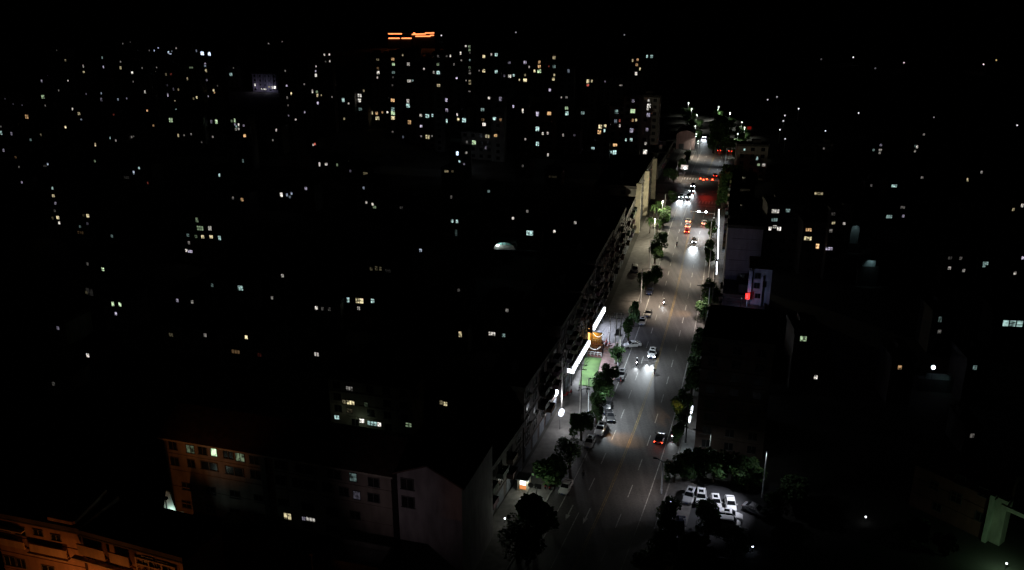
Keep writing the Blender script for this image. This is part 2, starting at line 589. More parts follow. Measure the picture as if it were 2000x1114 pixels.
def lit(u, y, w=4.5, h=5.5, tint='W', b=0.6):
    best = None
    for bd in BL:
        s, z = bd['fc'].hit(u, y)
        if bd['fc'].t0 <= s <= bd['fc'].t1 and bd['z0'] < z < bd['z0'] + bd['h'] and (best is None or bd['fc'].P.y < best[0]['fc'].P.y):
            best = (bd, s, z)
    if best is None:
        UNPLACED.append((u, y))
        return
    bd, s, z = best
    fc = bd['fc']
    sc = fc.sc
    ww = max(.8, (w - 1.5) / sc)
    hh = max(1.0, (h - 1.5) / sc / .93)
    hh = min(hh, 2.4 if bd['h'] < 60 else 2.4)
    o = put_window(bd['root'], s - bd['mid'], z - bd['z0'], ww, hh, tint, b)
    bd['cells'].add((s - bd['mid'], z - bd['z0'], ww, hh))
    WIN_CHECK.append((u, y, o.name, bd['root'].name))
def dark_grids():
    for bd in BL:
        if not bd['grid']:
            continue
        w, nf, fh = bd['w'], bd['nf'], bd['fh']
        nb = max(1, int(w / 3.4))
        mb = MB()
        for k in range(nf):
            for i in range(nb):
                s = -w / 2 + (i + .5) * w / nb
                z = k * fh + fh * .55
                if any(abs(s - c[0]) < (c[2] + 1.6) / 2 + .15 and abs(z - c[1]) < (c[3] + 1.5) / 2 + .1 for c in bd['cells']):
                    continue
                mb.quad([(s - .8, -.015, z - .75), (s + .8, -.015, z - .75), (s + .8, -.015, z + .75), (s - .8, -.015, z + .75)], 0)
                mb.box((s, -.05, z - .8), (1.9, .14, .08), 1)
                mb.box((s, -.03, z), (.07, .06, 1.5), 1)
        if mb.f:
            o = link('unlit_windows', mb.mesh('unlit_windows', [M['glass'], M['frame']]), bd['root'])
            o['kind'] = 'stuff'

# ---- the city
# each facade: left, right, top and foot edge as measured in the photograph
FAR = 'dark apartment blocks at the far edge of the city'
B_ = building
for (u0, u1, yt, yb, lab) in (
    (228, 264, 78, 116, 'small dark block at the far left skyline with two faint roof lights'),
    (284, 318, 88, 142, 'dark block at the far left with a cluster of bluish white lights on top'),
    (316, 352, 84, 116, 'dark block at the far left crowned by a jagged bluish white sign'),
    (376, 420, 92, 214, 'dark block crowned by two very bright blue white signs'),
    (98, 138, 92, 186, 'dark far left tower with one yellowish window above three faint ones'),
    (150, 174, 120, 196, 'narrow far left tower with a white window right above a yellow one'),
    (188, 210, 106, 206, 'narrow far left tower with a teal window near its top and violet ones low down'),
    (226, 266, 114, 212, 'dark tower with a yellow window below a small white one, left of twin signs'),
    (268, 294, 127, 232, 'dark tower with a white window half way up and an orange one at its foot'),
    (296, 314, 126, 158, 'slim dark block with a single faint white window below the bluish lights'),
    (68, 96, 150, 240, 'dark far left block with a violet white window above a large green one'),
    (2, 48, 182, 214, 'dark block at the left edge with three very faint pinkish windows'),
    (318, 356, 138, 220, 'dark block with many faint mixed windows below the jagged sign'),
    (358, 390, 126, 226, 'dark block with a row of small green lights near its top'),
    (404, 434, 164, 222, 'dark block with two amber windows one above the other'),
    (443, 464, 128, 170, 'dark block with a single pale teal window, left of the floodlit office'),
    (516, 558, 76, 112, 'faint dark block on the skyline with two roof lights above the floodlit office'),
    (462, 478, 90, 130, 'slim dark tower with a red beacon on its roof'),
    (548, 582, 133, 240, 'dark tower right of the floodlit office with one yellow window among violet ones'),
    (588, 602, 158, 246, 'slim dark tower with two faint white windows left of the stacked white windows'),
    (607, 632, 122, 252, 'dark tower with three white windows stacked near its top'),
    (630, 650, 100, 260, 'slim dark block with two bright white windows on the skyline'),
    (642, 692, 182, 252, 'broad dark block with a blue white window and a tiny white light beside it'),
    (694, 716, 170, 252, 'dark tower with two large greyish white windows one above the other'),
    (720, 752, 110, 250, 'tall dark tower with a column of dim windows above two rows of warm ones'),
    (753, 779, 109, 270, 'tall dark tower with an amber window near its top and bright ones low down'),
    (782, 814, 101, 278, 'tall dark tower with stacked bluish white windows two thirds down'),
    (817, 849, 128, 290, 'tall dark tower with white corner windows either side of a green one'),
    (850, 863, 106, 296, 'slim dark tower with a pale teal window above a yellow one'),
    (864, 886, 104, 262, 'tall dark tower with three bright whitish windows spaced down its right side'),
    (887, 904, 100, 268, 'slim dark tower with two tiny white stair lights and a pink light'),
    (906, 923, 86, 204, 'tall slim tower with a full column of dim stairwell windows'),
    (889, 916, 208, 262, 'dark block with two large pale teal windows beside a yellow one'),
    (934, 952, 104, 182, 'slim dark tower with two yellow white windows far apart'),
    (956, 976, 102, 172, 'slim dark tower with a pale teal window at its top and another below'),
    (932, 961, 186, 272, 'dark block with an L shaped bright window and a teal one above'),
    (962, 983, 188, 316, 'slim dark block with a bright teal window above an orange one'),
    (984, 1009, 116, 172, 'dark tower with a bright yellow white window at mid height beside a small one'),
    (1010, 1037, 115, 186, 'dark tower with a large bright yellow window below violet ones'),
    (1039, 1060, 114, 190, 'dark tower with orange windows stacked above a large bright green one'),
    (1066, 1090, 107, 200, 'dark tower with a yellow window, a teal one and two more stacked below'),
    (1091, 1117, 130, 250, 'dark tower with a green window above a large pale teal one'),
    (994, 1027, 200, 292, 'dark block with a tall thin bright stair light'),
    (1039, 1079, 212, 310, 'dark block with a teal window over a second, left of two thin white ones'),
    (1094, 1130, 254, 300, 'dark low block with one thin white light and a faint square window'),
    (1128, 1148, 211, 250, 'slim dark block with a single greyish window'),
    (1140, 1162, 151, 232, 'dark block with a yellow window above a red one'),
    (1174, 1222, 153, 206, 'faint dark block with tiny white lights near the right end of the towers'),
    (1228, 1256, 109, 180, 'dark tower with orange windows near its top, right end of the towers'),
    (1257, 1281, 102, 160, 'dark tower with two whitish windows side by side at the right end of the skyline'),
    (1191, 1219, 208, 316, 'dark tower with an orange window low down above a bright teal one'),
    (1218, 1249, 189, 318, 'dark tower with a wide green window and two teal ones at its foot'),
    (1253, 1283, 190, 318, 'dark tower with a violet light strip low down and a bright square window'),
    (1162, 1189, 239, 316, 'dark block with four bright windows set two by two, two of them yellow'),
    (1148, 1161, 282, 316, 'low dark block with one flat pale teal window'),
    (903, 961, 259, 312, 'dark block with a large green window, right of the white lamp'),
    (880, 914, 290, 346, 'slim low block with a glaring round white lamp on its wall'),
    (864, 894, 332, 362, 'low dark block with two dim yellow windows below the white lamp'),
    (676, 728, 326, 366, 'low dark block with a pair of dim olive windows'),
    (614, 666, 310, 352, 'low dark block with a thin white window beside a brighter square one'),
    (600, 622, 272, 304, 'low dark block with a red and a white light on its corner'),
    (524, 550, 246, 300, 'dark block with a single white window above a faint one'),
    (444, 486, 226, 334, 'dark block with a tight cluster of small white, green and pink windows'),
    (404, 434, 228, 300, 'dark block with a green window beside a pinkish one'),
    (322, 398, 224, 300, 'dark block with one large greenish window at its upper left'),
    (418, 440, 332, 366, 'low dark block with a single narrow teal window'),
    (0, 36, 239, 282, 'dark block cut by the left edge with a bright teal window'),
    (0, 48, 284, 342, 'dark block near the left edge with a violet window above a brownish one'),
    (44, 98, 218, 296, 'dark block near the left edge with a large orange window'),
    (118, 170, 200, 272, 'dark block with a yellow window and a bright white one to its lower left'),
    (172, 198, 272, 342, 'dark block with a double yellow window above dim green foliage light'),
    (206, 236, 215, 292, 'dark block with a teal dot light beside a faint white one'),
    (246, 308, 238, 290, 'dark block with a pinkish orange window at its right end'),
    (236, 298, 320, 376, 'dark block with two white windows above faint grey stair lights'),
    (76, 110, 312, 346, 'low dark block with a small white lamp above a faint lit wall'),
    (32, 54, 346, 378, 'low dark block with a single pinkish white light near the left edge'),
    (90, 126, 358, 462, 'dark block with a vertical column of five lit windows'),
    (148, 184, 410, 482, 'dark block with a wide yellow window above faint grey ones'),
    (208, 230, 453, 488, 'low dark block with a single dim teal window'),
    (356, 440, 418, 516, 'dark corridor block with rows of pale green classroom windows'),
    (156, 212, 506, 600, 'dark block with one bright green window'),
    (446, 486, 376, 416, 'low dark block with an amber window beside a small white one'),
    (540, 612, 360, 412, 'dark block with a large pinkish white window beside bluish ones'),
    (700, 742, 358, 430, 'dark low block with a small white lamp above green foliage'),
    (718, 798, 508, 560, 'low dark shed with faint yellow upright lights along its wall'),
    (536, 566, 526, 620, 'low dark house with a single small white light'),
    (768, 798, 398, 440, 'low dark house with a faint grey roof line light'),
    (400, 486, 546, 626, 'dark block with a pale teal window and a dim one left of it'),
    (608, 664, 590, 640, 'dark low block with a triangular white window at its left end'),
    (668, 742, 574, 640, 'dark block with a wide amber window between two pale ones'),
    (520, 546, 570, 616, 'slim dark house with a thin white light slit'),
    (206, 246, 582, 646, 'dark block with two upright pale green windows side by side'),
    (336, 388, 576, 622, 'dark low block with a pink slit and a faint white light'),
    (98, 128, 630, 672, 'low dark house with a faint violet light'),
    (322, 410, 640, 690, 'low dark house with a dim olive window'),
    (158, 188, 684, 720, 'low dark house with one glaring white lamp'),
    (94, 118, 742, 772, 'low dark house with a barely lit grey window'),
    (428, 524, 644, 720, 'low shed with a dim orange lit wall below a bright lamp'),
    (604, 640, 682, 720, 'low dark house with a curved white light on its eave'),
    (694, 740, 712, 806, 'dark low house with a dim teal barred window'),
    (854, 890, 776, 826, 'dark house with a barred yellow window'),
    (890, 912, 640, 690, 'slim dark house with one thin bright slit'),
    (944, 1002, 598, 686, 'dark block with a wide white barred window beside a teal one'),
    (870, 908, 420, 478, 'dark block with two pale green windows side by side'),
    (1014, 1056, 448, 496, 'dark block with a bright teal barred window, right of the glowing canopy'),
    (990, 1036, 404, 446, 'low dark house with two tiny roof lamps above the glowing canopy'),
    (1074, 1142, 424, 494, 'dark block with small white and yellow lights near its right end'),
    (808, 836, 480, 566, 'low dark house with a slanted bluish light'),
    (944, 968, 366, 402, 'low dark house with a small teal window'),
    (868, 896, 376, 410, 'low dark house with a faint T shaped white light'),
    (884, 908, 556, 596, 'low dark house with a barely lit stair window'),
    (1012, 1032, 262, 294, 'slim low block with two faint white lights'),
    (1010, 1034, 316, 346, 'low dark block with two dim white lights one above the other'),
    (1066, 1094, 336, 362, 'low dark block with a faint strip of olive windows'),
    (1172, 1271, 324, 352, 'low block with a row of dim yellowish windows just behind the beige piers'),
    # right half of the city
    (1440, 1496, 286, 352, 'dark reddish block right of the boulevard with three pale teal windows'),
    (1496, 1562, 404, 520, 'dark block with three storeys of bright whitish green strip windows'),
    (1566, 1630, 440, 540, 'dark block with amber and yellow strip windows and an orange one at its foot'),
    (1586, 1616, 370, 418, 'low dark block with a flat olive yellow window'),
    (1617, 1654, 414, 548, 'slim dark block with a small yellow window above violet white ones'),
    (1548, 1596, 652, 760, 'dark block right of the boulevard with one green window above a bright white one'),
    (1694, 1734, 278, 340, 'faint block with a cluster of greyish windows far right'),
    (1776, 1818, 258, 340, 'dark block with a bright white window beside a dim teal one far right'),
    (1730, 1778, 356, 446, 'low block with a flat pale window above dim teal ones far right'),
    (1690, 1716, 356, 386, 'low dark house with a faint grey light far right'),
    (1880, 1926, 330, 390, 'dark block far right with two small pale windows'),
    (1966, 2006, 396, 446, 'dark block at the right edge with yellow and white upright windows'),
    (1842, 1894, 500, 560, 'low dark house with faint grey windows at the far right'),
    (1908, 1944, 510, 566, 'low dark house with a T shaped pale light'),
    (1972, 2006, 498, 566, 'dark block at the right edge with two dots of light'),
    (1818, 1856, 614, 690, 'dark house with a dim upright teal window far right'),
    (1944, 2030, 618, 700, 'dark house at the right edge with a long glazed lit balcony'),
    (1738, 1780, 706, 790, 'dark house with a single small orange window'),
    (1884, 1926, 708, 790, 'dark house with a single dim teal window far right'),
    (1792, 1812, 342, 372, 'low dark house with a flat faint light far right'),
    (1884, 1912, 842, 890, 'low dark house with one barely visible light'),
    (1596, 1622, 284, 318, 'low dark house with one faint light on the right hillside'),
    ):
    g_ = 'low dark houses with little light' if 'low' in lab.split() or 'house' in lab.split() else ('dark towers of the far housing estate' if 'tower' in lab else 'dark apartment blocks with a few lit windows')
    B_(u0 - 2, u1 + 2, yt, yb, lab, name='house' if 'house' in lab.split() else ('tower_block' if 'tower' in lab else 'apartment_block'), group=g_,
       depth=3.6 if 'slim' in lab else (6.5 if yb < 420 else 9.0))
def proj(p):
    d = Vector(p) - CAMP
    Zc = d.y * CP - d.z * SP
    return 1000 + F * d.x / Zc, 557 - F * (d.y * SP + d.z * CP) / Zc
def facade_from(p0, p1, z):                  # two points of a roof edge in the photograph and its height
    a, b = G(p0[0], p0[1], z), G(p1[0], p1[1], z)
    yaw = math.atan2(b.y - a.y, b.x - a.x)
    ga, gb = proj((a.x, a.y, 0)), proj((b.x, b.y, 0))
    mid = proj(((a.x + b.x) / 2, (a.y + b.y) / 2, 0))
    mt = proj(((a.x + b.x) / 2, (a.y + b.y) / 2, z))
    return ga[0], gb[0], mid, mt, yaw
def near_block(p0, p1, z, label, **kw):
    u0, u1, mid, mt, yaw = facade_from(p0, p1, z)
    # Facade measures from the middle pixel column, so shift both ends onto it
    d = mid[0] - (u0 + u1) / 2
    b = building(u0 + d, u1 + d, mt[1], mid[1], label, yaw=yaw, **kw)
    return b
def shade(o, c):
    o.color = c + (1,)
    return o

# --- block with a cross gable at the lower left
blk = near_block((313, 853), (766, 930), 18.0, 'long five storey block with dim orange eaves and a cross gable at its right end',
                 depth=11, roof='pitched', grid=False, col=(.34, .28, .25), name='gabled_apartment_block', group='')
fc, rt, mid = blk['fc'], blk['root'], blk['mid']
def fwin(bd, u, y, w, h, tint=None, b=.6):
    s, z = bd['fc'].hit(u, y)
    return put_window(bd['root'], s - bd['mid'], z, w, h, tint, b)
for (u, y, w, tn, br) in ((338, 870, 1.5, None, 0), (372, 877, 1.5, 'G', .3), (396, 880, 1.6, None, 0), (418, 883, 1.1, 'G', .95), (446, 888, 1.8, None, 0),
                          (469, 893, 1.6, 'G', .4), (497, 898, 1.7, None, 0), (548, 908, 2.0, None, 0), (596, 916, 3.4, None, 0), (652, 926, 2.4, None, 0),
                          (690, 932, 1.2, 'C', .33), (730, 942, 1.8, None, 0)):
    fwin(blk, u, y, w, 1.5, tn, br)
for (u, y, w, tn, br) in ((342, 901, 1.6, None, 0), (374, 905, 1.4, None, 0), (409, 910, 3.0, None, 0), (458, 920, 3.2, None, 0), (500, 927, 1.9, None, 0),
                          (548, 938, 1.8, None, 0), (594, 946, 4.0, None, 0), (640, 952, 1.8, None, 0), (672, 960, 1.6, None, 0), (697, 967, 1.2, 'P', .22), (730, 972, 1.9, None, 0)):
    fwin(blk, u, y, w, 1.5, tn, br)
for yy in (975, 1010):
    for k in range(8):
        fwin(blk, 365 + k * 47, yy - 25 + k * 8, 1.7, 1.4)
s_, z_ = fc.hit(519, 930)
pipe = MB()
pipe.box((s_ - mid, -.25, 9), (.9, .5, 18.1))
link('downpipe_recess', pipe.mesh('downpipe_recess', M['darksteel']), rt)
ev = MB()
ev.box((0, -.62, 18.06), (blk['w'] + 1.2, .16, .3))
shade(link('eaves_board', ev.mesh('eaves_board', M['wall']), rt), (.45, .4, .34))
sl, zl = fc.hit(777, 922)
sr, zr = fc.hit(903, 951)
sa, za = fc.hit(836, 909)
gw = MB()
y0, y1 = -.35, 14.0
pts = [(sl - mid, 0), (sr - mid, 0), (sr - mid, zr), (sa - mid, za), (sl - mid, zl)]
gw.loft([[(x, y0, z) for (x, z) in pts], [(x, y1, z) for (x, z) in pts]])
shade(link('gable_wing', gw.mesh('gable_wing', M['wall']), rt), (.4, .36, .38))
gr = MB()
for (a, b) in ((pts[4], pts[3]), (pts[3], pts[2])):
    d = Vector((b[0] - a[0], b[1] - a[1])).normalized()
    n = Vector((-d.y, d.x)) * .12
    a2, b2 = (a[0] - d.x * .5 if a is pts[4] else a[0], a[1] - d.y * .5 if a is pts[4] else a[1]), (b[0] + d.x * .5 if b is pts[2] else b[0], b[1] + d.y * .5 if b is pts[2] else b[1])
    q = [(a2[0] + n.x, a2[1] + n.y), (b2[0] + n.x, b2[1] + n.y), (b2[0] + 3 * n.x, b2[1] + 3 * n.y), (a2[0] + 3 * n.x, a2[1] + 3 * n.y)]
    gr.loft([[(x, y0 - .4, z) for (x, z) in q], [(x, y1, z) for (x, z) in q]])
link('gable_roof', gr.mesh('gable_roof', M['tiles']), rt)
for (u, y) in ((797, 943), (799, 978)):
    s, z = fc.hit(u, y)
    put_window(rt, s - mid, z, 2.0, 1.9, None, 0, ylocal=-.38)
t = MB()
t.tube((sl - mid - .6, -.3, 18.4), (sl - mid - .6, -.3, 20.0), .05)
link('roof_vent', t.mesh('roof_vent', M['darksteel']), rt)

near_low = near_block((348, 1046), (740, 1120), 9.0, 'black low block filling the yard below the gabled block, its roof edge barely seen', depth=4.5, grid=True, col=(.06, .055, .05), group='')
# --- orange lit balcony houses in the lower left corner
def orange_house(p0, p1, z, label, panels, wins, ledges, bay=None, col=(.4, .24, .15)):
    b = near_block(p0, p1, z, label, depth=8, grid=False, col=col, name='balcony_house', group='')
    r, f_, m_ = b['root'], b['fc'], b['mid']
    for (ua, ya, ub, hh) in panels:          # balcony fronts
        s0, z0 = f_.hit(ua, ya)
        s1, _ = f_.hit(ub, ya + (ub - ua) * .25)
        q = MB()
        q.box(((s0 + s1) / 2 - m_, -.55, z0 - hh / 2), (s1 - s0, .12, hh))
        q.box(((s0 + s1) / 2 - m_, -.28, z0 - hh), (s1 - s0, .6, .14))
        q.box(((s0 + s1) / 2 - m_, -.6, z0 + .03), (s1 - s0 + .1, .22, .08))
        shade(link('balcony', q.mesh('balcony', M['wall']), r), (.48, .34, .22))
    for (u, y, w, h) in wins:
        s, zz = f_.hit(u, y)
        put_window(r, s - m_, zz, w, h)
    for (ua, ya, ub) in ledges:
        s0, z0 = f_.hit(ua, ya)
        s1, _ = f_.hit(ub, ya + (ub - ua) * .25)
        q = MB()
        q.box(((s0 + s1) / 2 - m_, -.4, z0), (s1 - s0, .8, .16))
        shade(link('ledge', q.mesh('ledge', M['wall']), r), (.48, .38, .27))
    return b
ob = orange_house((146, 1050), (345, 1104), 15.0, 'orange lit house with two pale balcony fronts under its dark roof, lower left corner',
                  [(156, 1058, 208, 1.6), (218, 1074, 256, 1.6)], [(290, 1097, 1.9, 1.5), (318, 1106, 1.9, 1.5), (180, 1094, 1.5, 1.0), (225, 1106, 1.5, 1.0)], [(147, 1084, 262)])
s0, z0 = ob['fc'].hit(266, 1087)
s1, _ = ob['fc'].hit(342, 1106)
q = MB()
for zz in (z0, z0 - 1.0, z0 - 2.4):
    q.box(((s0 + s1) / 2 - ob['mid'], -.12, zz), (s1 - s0, .24, .2))
for k in range(4):
    q.box((s0 + (s1 - s0) * k / 3 - ob['mid'], -.12, z0 - 1.2), (.22, .22, 2.5))
shade(link('window_bay', q.mesh('window_bay', M['wall']), ob['root']), (.6, .45, .34))
for k in range(2):
    q = MB()
    q.box((s0 + 1.2 + k * 2.6 - ob['mid'], -.35, z0 - 1.9), (.8, .4, .55))
    q.tube((s0 + 1.2 + k * 2.6 - ob['mid'], -.56, z0 - 1.9), (s0 + 1.2 + k * 2.6 - ob['mid'], -.53, z0 - 1.9), .2, seg=10)
    link('air_conditioner', q.mesh('air_conditioner', M['steel']), ob['root'])
oc = orange_house((-30, 1012), (140, 1046), 14.0, 'reddish orange lit house with stacked balconies, cut by the left edge',
                  [(4, 1046, 52, 1.1), (62, 1057, 135, 1.3)], [(10, 1030, 1.8, 1.3), (40, 1037, 1.8, 1.4), (20, 1095, 2.0, 1.7), (42, 1100, 1.6, 1.5), (95, 1112, 2.2, 1.3), (75, 1040, 1.6, 1.0), (110, 1050, 1.6, 1.0)],
                  [(0, 1026, 50), (60, 1075, 140)], col=(.36, .22, .15))
# roof ridge of the house behind, faint red edge
p0, p1, p2 = G(95, 1010, 17), G(143, 1020, 17), G(205, 958, 17)
rr = thing('low_roof', 'dark roof with a faint reddish lit edge behind the corner house', 'roof', (p1.x, p1.y, 0))
q = MB()
for (a, b) in ((p0, p1), (p1, p2)):
    d = (b - a)
    L = d.length
    q.box((((a + b) / 2 - p1).x, ((a + b) / 2 - p1).y, 16.9), (L, .5, .5), rz=math.atan2(d.y, d.x))
shade(link('roof_edge', q.mesh('roof_edge', M['wall']), rr), (.4, .26, .2))
q = MB()
c = (p1 + p2) / 2 - p1
d = (p2 - p1)
q.box((c.x - 4.0, c.y + 2, 8.3), (d.length * .7, 7, 16.5), rz=math.atan2(d.y, d.x))
shade(link('wall', q.mesh('wall', M['wall']), rr), (.25, .2, .18))
# pale wall lit by a hidden lamp in the alley
wp = G(333, 1000, 9)
st = thing('lit_gable', 'pale teal wall fragment lit by a lamp hidden between the dark roofs', 'wall', (wp.x, wp.y, 0))
q = MB()
q.loft([[(-1.1, 0, 0), (.9, 0, 0), (.9, 0, 9.1), (.3, 0, 12.4), (-.2, 0, 12.8), (-1.1, 0, 9.0)], [(-1.1, .4, 0), (.9, .4, 0), (.9, .4, 9.1), (.3, .4, 12.4), (-.2, .4, 12.8), (-1.1, .4, 9.0)]])
shade(link('wall', q.mesh('wall', M['wall']), st), (.45, .5, .47))
q = MB(); q.box((1.0, -.6, 8.95), (2.2, 1.2, .2))
shade(link('canopy', q.mesh('canopy', M['wall']), st), (.5, .3, .2))
q = MB(); q.box((.2, -.5, 8.7), (.7, .15, .12)); link('lamp_tube', q.mesh('lamp_tube', E_LAMP), st)
light(st, 'POINT', (.2, -.7, 9.4), 60, (.7, 1, .9))

# --- street blocks along the boulevard, facing it
UBAL = MB()
UBAL.box((0, -.6, .06), (2.8, 1.2, .12)); UBAL.box((0, -1.17, .55), (2.8, .08, .9)); UBAL.box((-1.37, -.6, .55), (.08, 1.1, .9)); UBAL.box((1.37, -.6, .55), (.08, 1.1, .9))
UBAL = UBAL.mesh('balcony', [M['wall']])
UAC = MB(); UAC.box((0, -.3, .3), (.85, .4, .6)); UAC.tube((0, -.52, .3), (0, -.5, .3), .22, seg=10)
UAC = UAC.mesh('air_conditioner', [M['trim']])
USHUT = MB(); USHUT.box((0, -.04, 1.4), (3.4, .08, 2.8))
for k in range(9):
    USHUT.box((0, -.1, .2 + k * .3), (3.4, .04, .06))
USHUT = USHUT.mesh('shop_shutter', [M['tin']])
def street_block(Y0, Y1, side, off, depth, h, label, col, balc=True, group='dark blocks lining the boulevard', face=True):
    ym = (Y0 + Y1) / 2
    L = (RD(Y1, side * off) - RD(Y0, side * off)).length
    p = (RD(Y0, side * off) + RD(Y1, side * off)) / 2
    d = RD(Y1, side * off) - RD(Y0, side * off)
    ang = math.atan2(d.y, d.x) + (0 if side < 0 else math.pi)
    root = thing('street_block', label, 'building', p, ang, group)
    # local x along the front, local -y towards the boulevard, depth towards +y
    w = MB()
    w.box((0, depth / 2, h / 2 - .05), (L, depth, h + .1))
    nf = max(2, round(h / 3.1))
    fh = h / nf
    for k in range(1, nf):
        w.box((0, -.05, k * fh), (L + .02, .12, .18))
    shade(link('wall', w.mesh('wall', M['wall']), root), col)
    r = MB()
    r.box((0, depth / 2, h + .06), (L + .6, depth + .6, .2))
    for (x, y, sx, sy) in ((0, -.2, L + .6, .2), (0, depth + .2, L + .6, .2), (-L / 2 - .2, depth / 2, .2, depth + .2), (L / 2 + .2, depth / 2, .2, depth + .2)):
        r.box((x, y, h + .55), (sx, sy, .8))
    r.box((L * .2, depth * .6, h + 1.3), (4, 3.4, 2.4))
    link('roof', r.mesh('roof', M['roof']), root)
    tk = MB(); tk.tube((-L * .2, depth * .5, h + .2), (-L * .2, depth * .5, h + 2.2), .7, seg=10)
    link('water_tank', tk.mesh('water_tank', M['steel']), root)
    if not face:
        return root
    rnd = random.Random(int(Y0))
    sets = [rnd.random() for _ in range(8)]
    nb = max(2, int(L / 4.0))
    for k in range(1, nf):
        for i in range(nb):
            x = -L / 2 + (i + .5) * L / nb
            if balc and sets[i % 8] < .6 and rnd.random() < .8:
                o = link('balcony', UBAL, root, (x, 0, k * fh))
                o.color = tuple(c_ * rnd.uniform(.5, 1.3) for c_ in col) + (1,)
            elif rnd.random() < .5:
                link('air_conditioner', UAC, root, (x + 1.2, 0, k * fh + .3))
            put_window(root, x, k * fh + 1.75, 2.2, 1.6)
    for i in range(nb):
        link('shop_shutter', USHUT, root, (-L / 2 + (i + .5) * L / nb, 0, 0))
    # end wall windows towards the camera
    xe = -L / 2 if side < 0 else L / 2
    for k in range(1, nf):
        for yy in (depth * .3, depth * .7):
            o = put_window(root, 0, 0, 1.6, 1.5)
            o.location = (xe - .03 if side < 0 else xe + .03, yy, k * fh + 1.0)
            o.rotation_euler = (0, 0, R(-90) if side < 0 else R(90))
    return root
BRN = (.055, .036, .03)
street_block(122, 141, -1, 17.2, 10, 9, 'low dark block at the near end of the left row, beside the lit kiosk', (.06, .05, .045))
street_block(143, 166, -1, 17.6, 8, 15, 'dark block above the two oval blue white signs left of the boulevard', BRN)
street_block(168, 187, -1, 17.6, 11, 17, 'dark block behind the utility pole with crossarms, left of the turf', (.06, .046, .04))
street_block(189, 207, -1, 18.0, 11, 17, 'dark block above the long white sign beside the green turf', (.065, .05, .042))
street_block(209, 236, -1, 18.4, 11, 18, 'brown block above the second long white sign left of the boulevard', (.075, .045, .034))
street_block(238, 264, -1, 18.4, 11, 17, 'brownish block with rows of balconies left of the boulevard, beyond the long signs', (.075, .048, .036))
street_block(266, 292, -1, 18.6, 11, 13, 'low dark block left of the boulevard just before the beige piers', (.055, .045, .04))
bb = street_block(295, 345, -1, 18.8, 14, 16, 'large dark building with three tall beige piers facing the boulevard', (.2, .19, .17), balc=False, group='')
ya = 0.5 * (295 + 345)
Lb = (RD(345, -18.8) - RD(295, -18.8)).length
for (yy, hh) in ((296.5, 17.6), (319, 16.8), (343.5, 16.2)):
    x = (yy - 295) / 50 * Lb - Lb / 2
    q = MB(); q.box((x, -.9, hh / 2), (1.2, 1.78, hh))
    link('beige_pier', q.mesh('beige_pier', M['beige']), bb)
street_block(376, 400, -1, 20, 7, 6, 'low block beyond the crossing on the left with a small blue white sign', (.28, .24, .22))
street_block(402, 428, -1, 20, 7, 6, 'low block on the far left of the boulevard before the pinkish hall', (.26, .22, .2))
street_block(189, 222, 1, 13.6, 10, 6, 'dark block right of the boulevard behind the round trees', (.2, .18, .17))
street_block(224, 242, 1, 13.4, 9, 6.5, 'dark block right of the boulevard next to the bluish plain wall', (.2, .18, .17))
street_block(262, 296, 1, 12.9, 8, 13, 'dark block with a white light strip at its foot right of the boulevard', (.22, .19, .17))
street_block(298, 344, 1, 12.7, 8, 12, 'dark block with a bright upright light strip right of the boulevard', (.24, .18, .15))
b6 = building(1364, 1500, 672, 888, 'dark reddish block with an amber and a pale window, above the white forecourt', yaw=R(-17), depth=17, col=(.1, .07, .06), group='')
# bluish plain wall and the blue lit house beside it
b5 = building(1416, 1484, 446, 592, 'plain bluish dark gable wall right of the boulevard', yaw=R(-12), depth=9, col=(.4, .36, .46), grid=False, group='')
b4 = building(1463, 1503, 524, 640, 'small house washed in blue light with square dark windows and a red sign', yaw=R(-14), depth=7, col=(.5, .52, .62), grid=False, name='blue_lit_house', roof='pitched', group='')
for (u, y, w, h) in ((1480, 539, 1.5, 1.5), (1478, 558, 1.5, 1.5), (1493, 555, 1.0, 1.6), (1480, 578, 1.5, 1.3)):
    fwin(b4, u, y, w, h)
s, z = b4['fc'].hit(1488.5, 556)
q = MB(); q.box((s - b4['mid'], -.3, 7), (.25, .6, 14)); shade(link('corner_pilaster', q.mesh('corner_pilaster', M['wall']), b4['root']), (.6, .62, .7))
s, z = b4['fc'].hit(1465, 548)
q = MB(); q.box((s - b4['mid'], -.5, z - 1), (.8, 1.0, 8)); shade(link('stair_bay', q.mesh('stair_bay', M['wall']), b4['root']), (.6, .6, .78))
# house with the green lit corner, lower right
b3 = near_block((1800, 902), (1953, 968), 9.0, 'red brown house with a green lit corner pier, lower right corner', depth=9, col=(.2, .085, .07), grid=False, name='corner_house', roof='pitched', group='')
for (u, y, w, h) in ((1876, 938, 1.6, 1.8), (1868, 972, 1.8, 1.8), (1922, 962, 1.6, 1.6), (1825, 948, 1.5, 1.5), (1830, 990, 1.5, 1.5), (1915, 1010, 1.6, 1.6)):
    fwin(b3, u, y, w, h)
hw3 = b3['w'] / 2
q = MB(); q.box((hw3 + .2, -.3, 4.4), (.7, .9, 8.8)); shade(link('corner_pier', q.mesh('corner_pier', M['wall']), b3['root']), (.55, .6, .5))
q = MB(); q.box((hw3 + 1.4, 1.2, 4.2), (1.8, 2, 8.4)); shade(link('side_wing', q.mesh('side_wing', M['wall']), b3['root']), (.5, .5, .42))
q = MB(); q.box((hw3 + 3.6, .2, 7.2), (4.2, .5, .7)); shade(link('beam', q.mesh('beam', M['wall']), b3['root']), (.5, .5, .42))

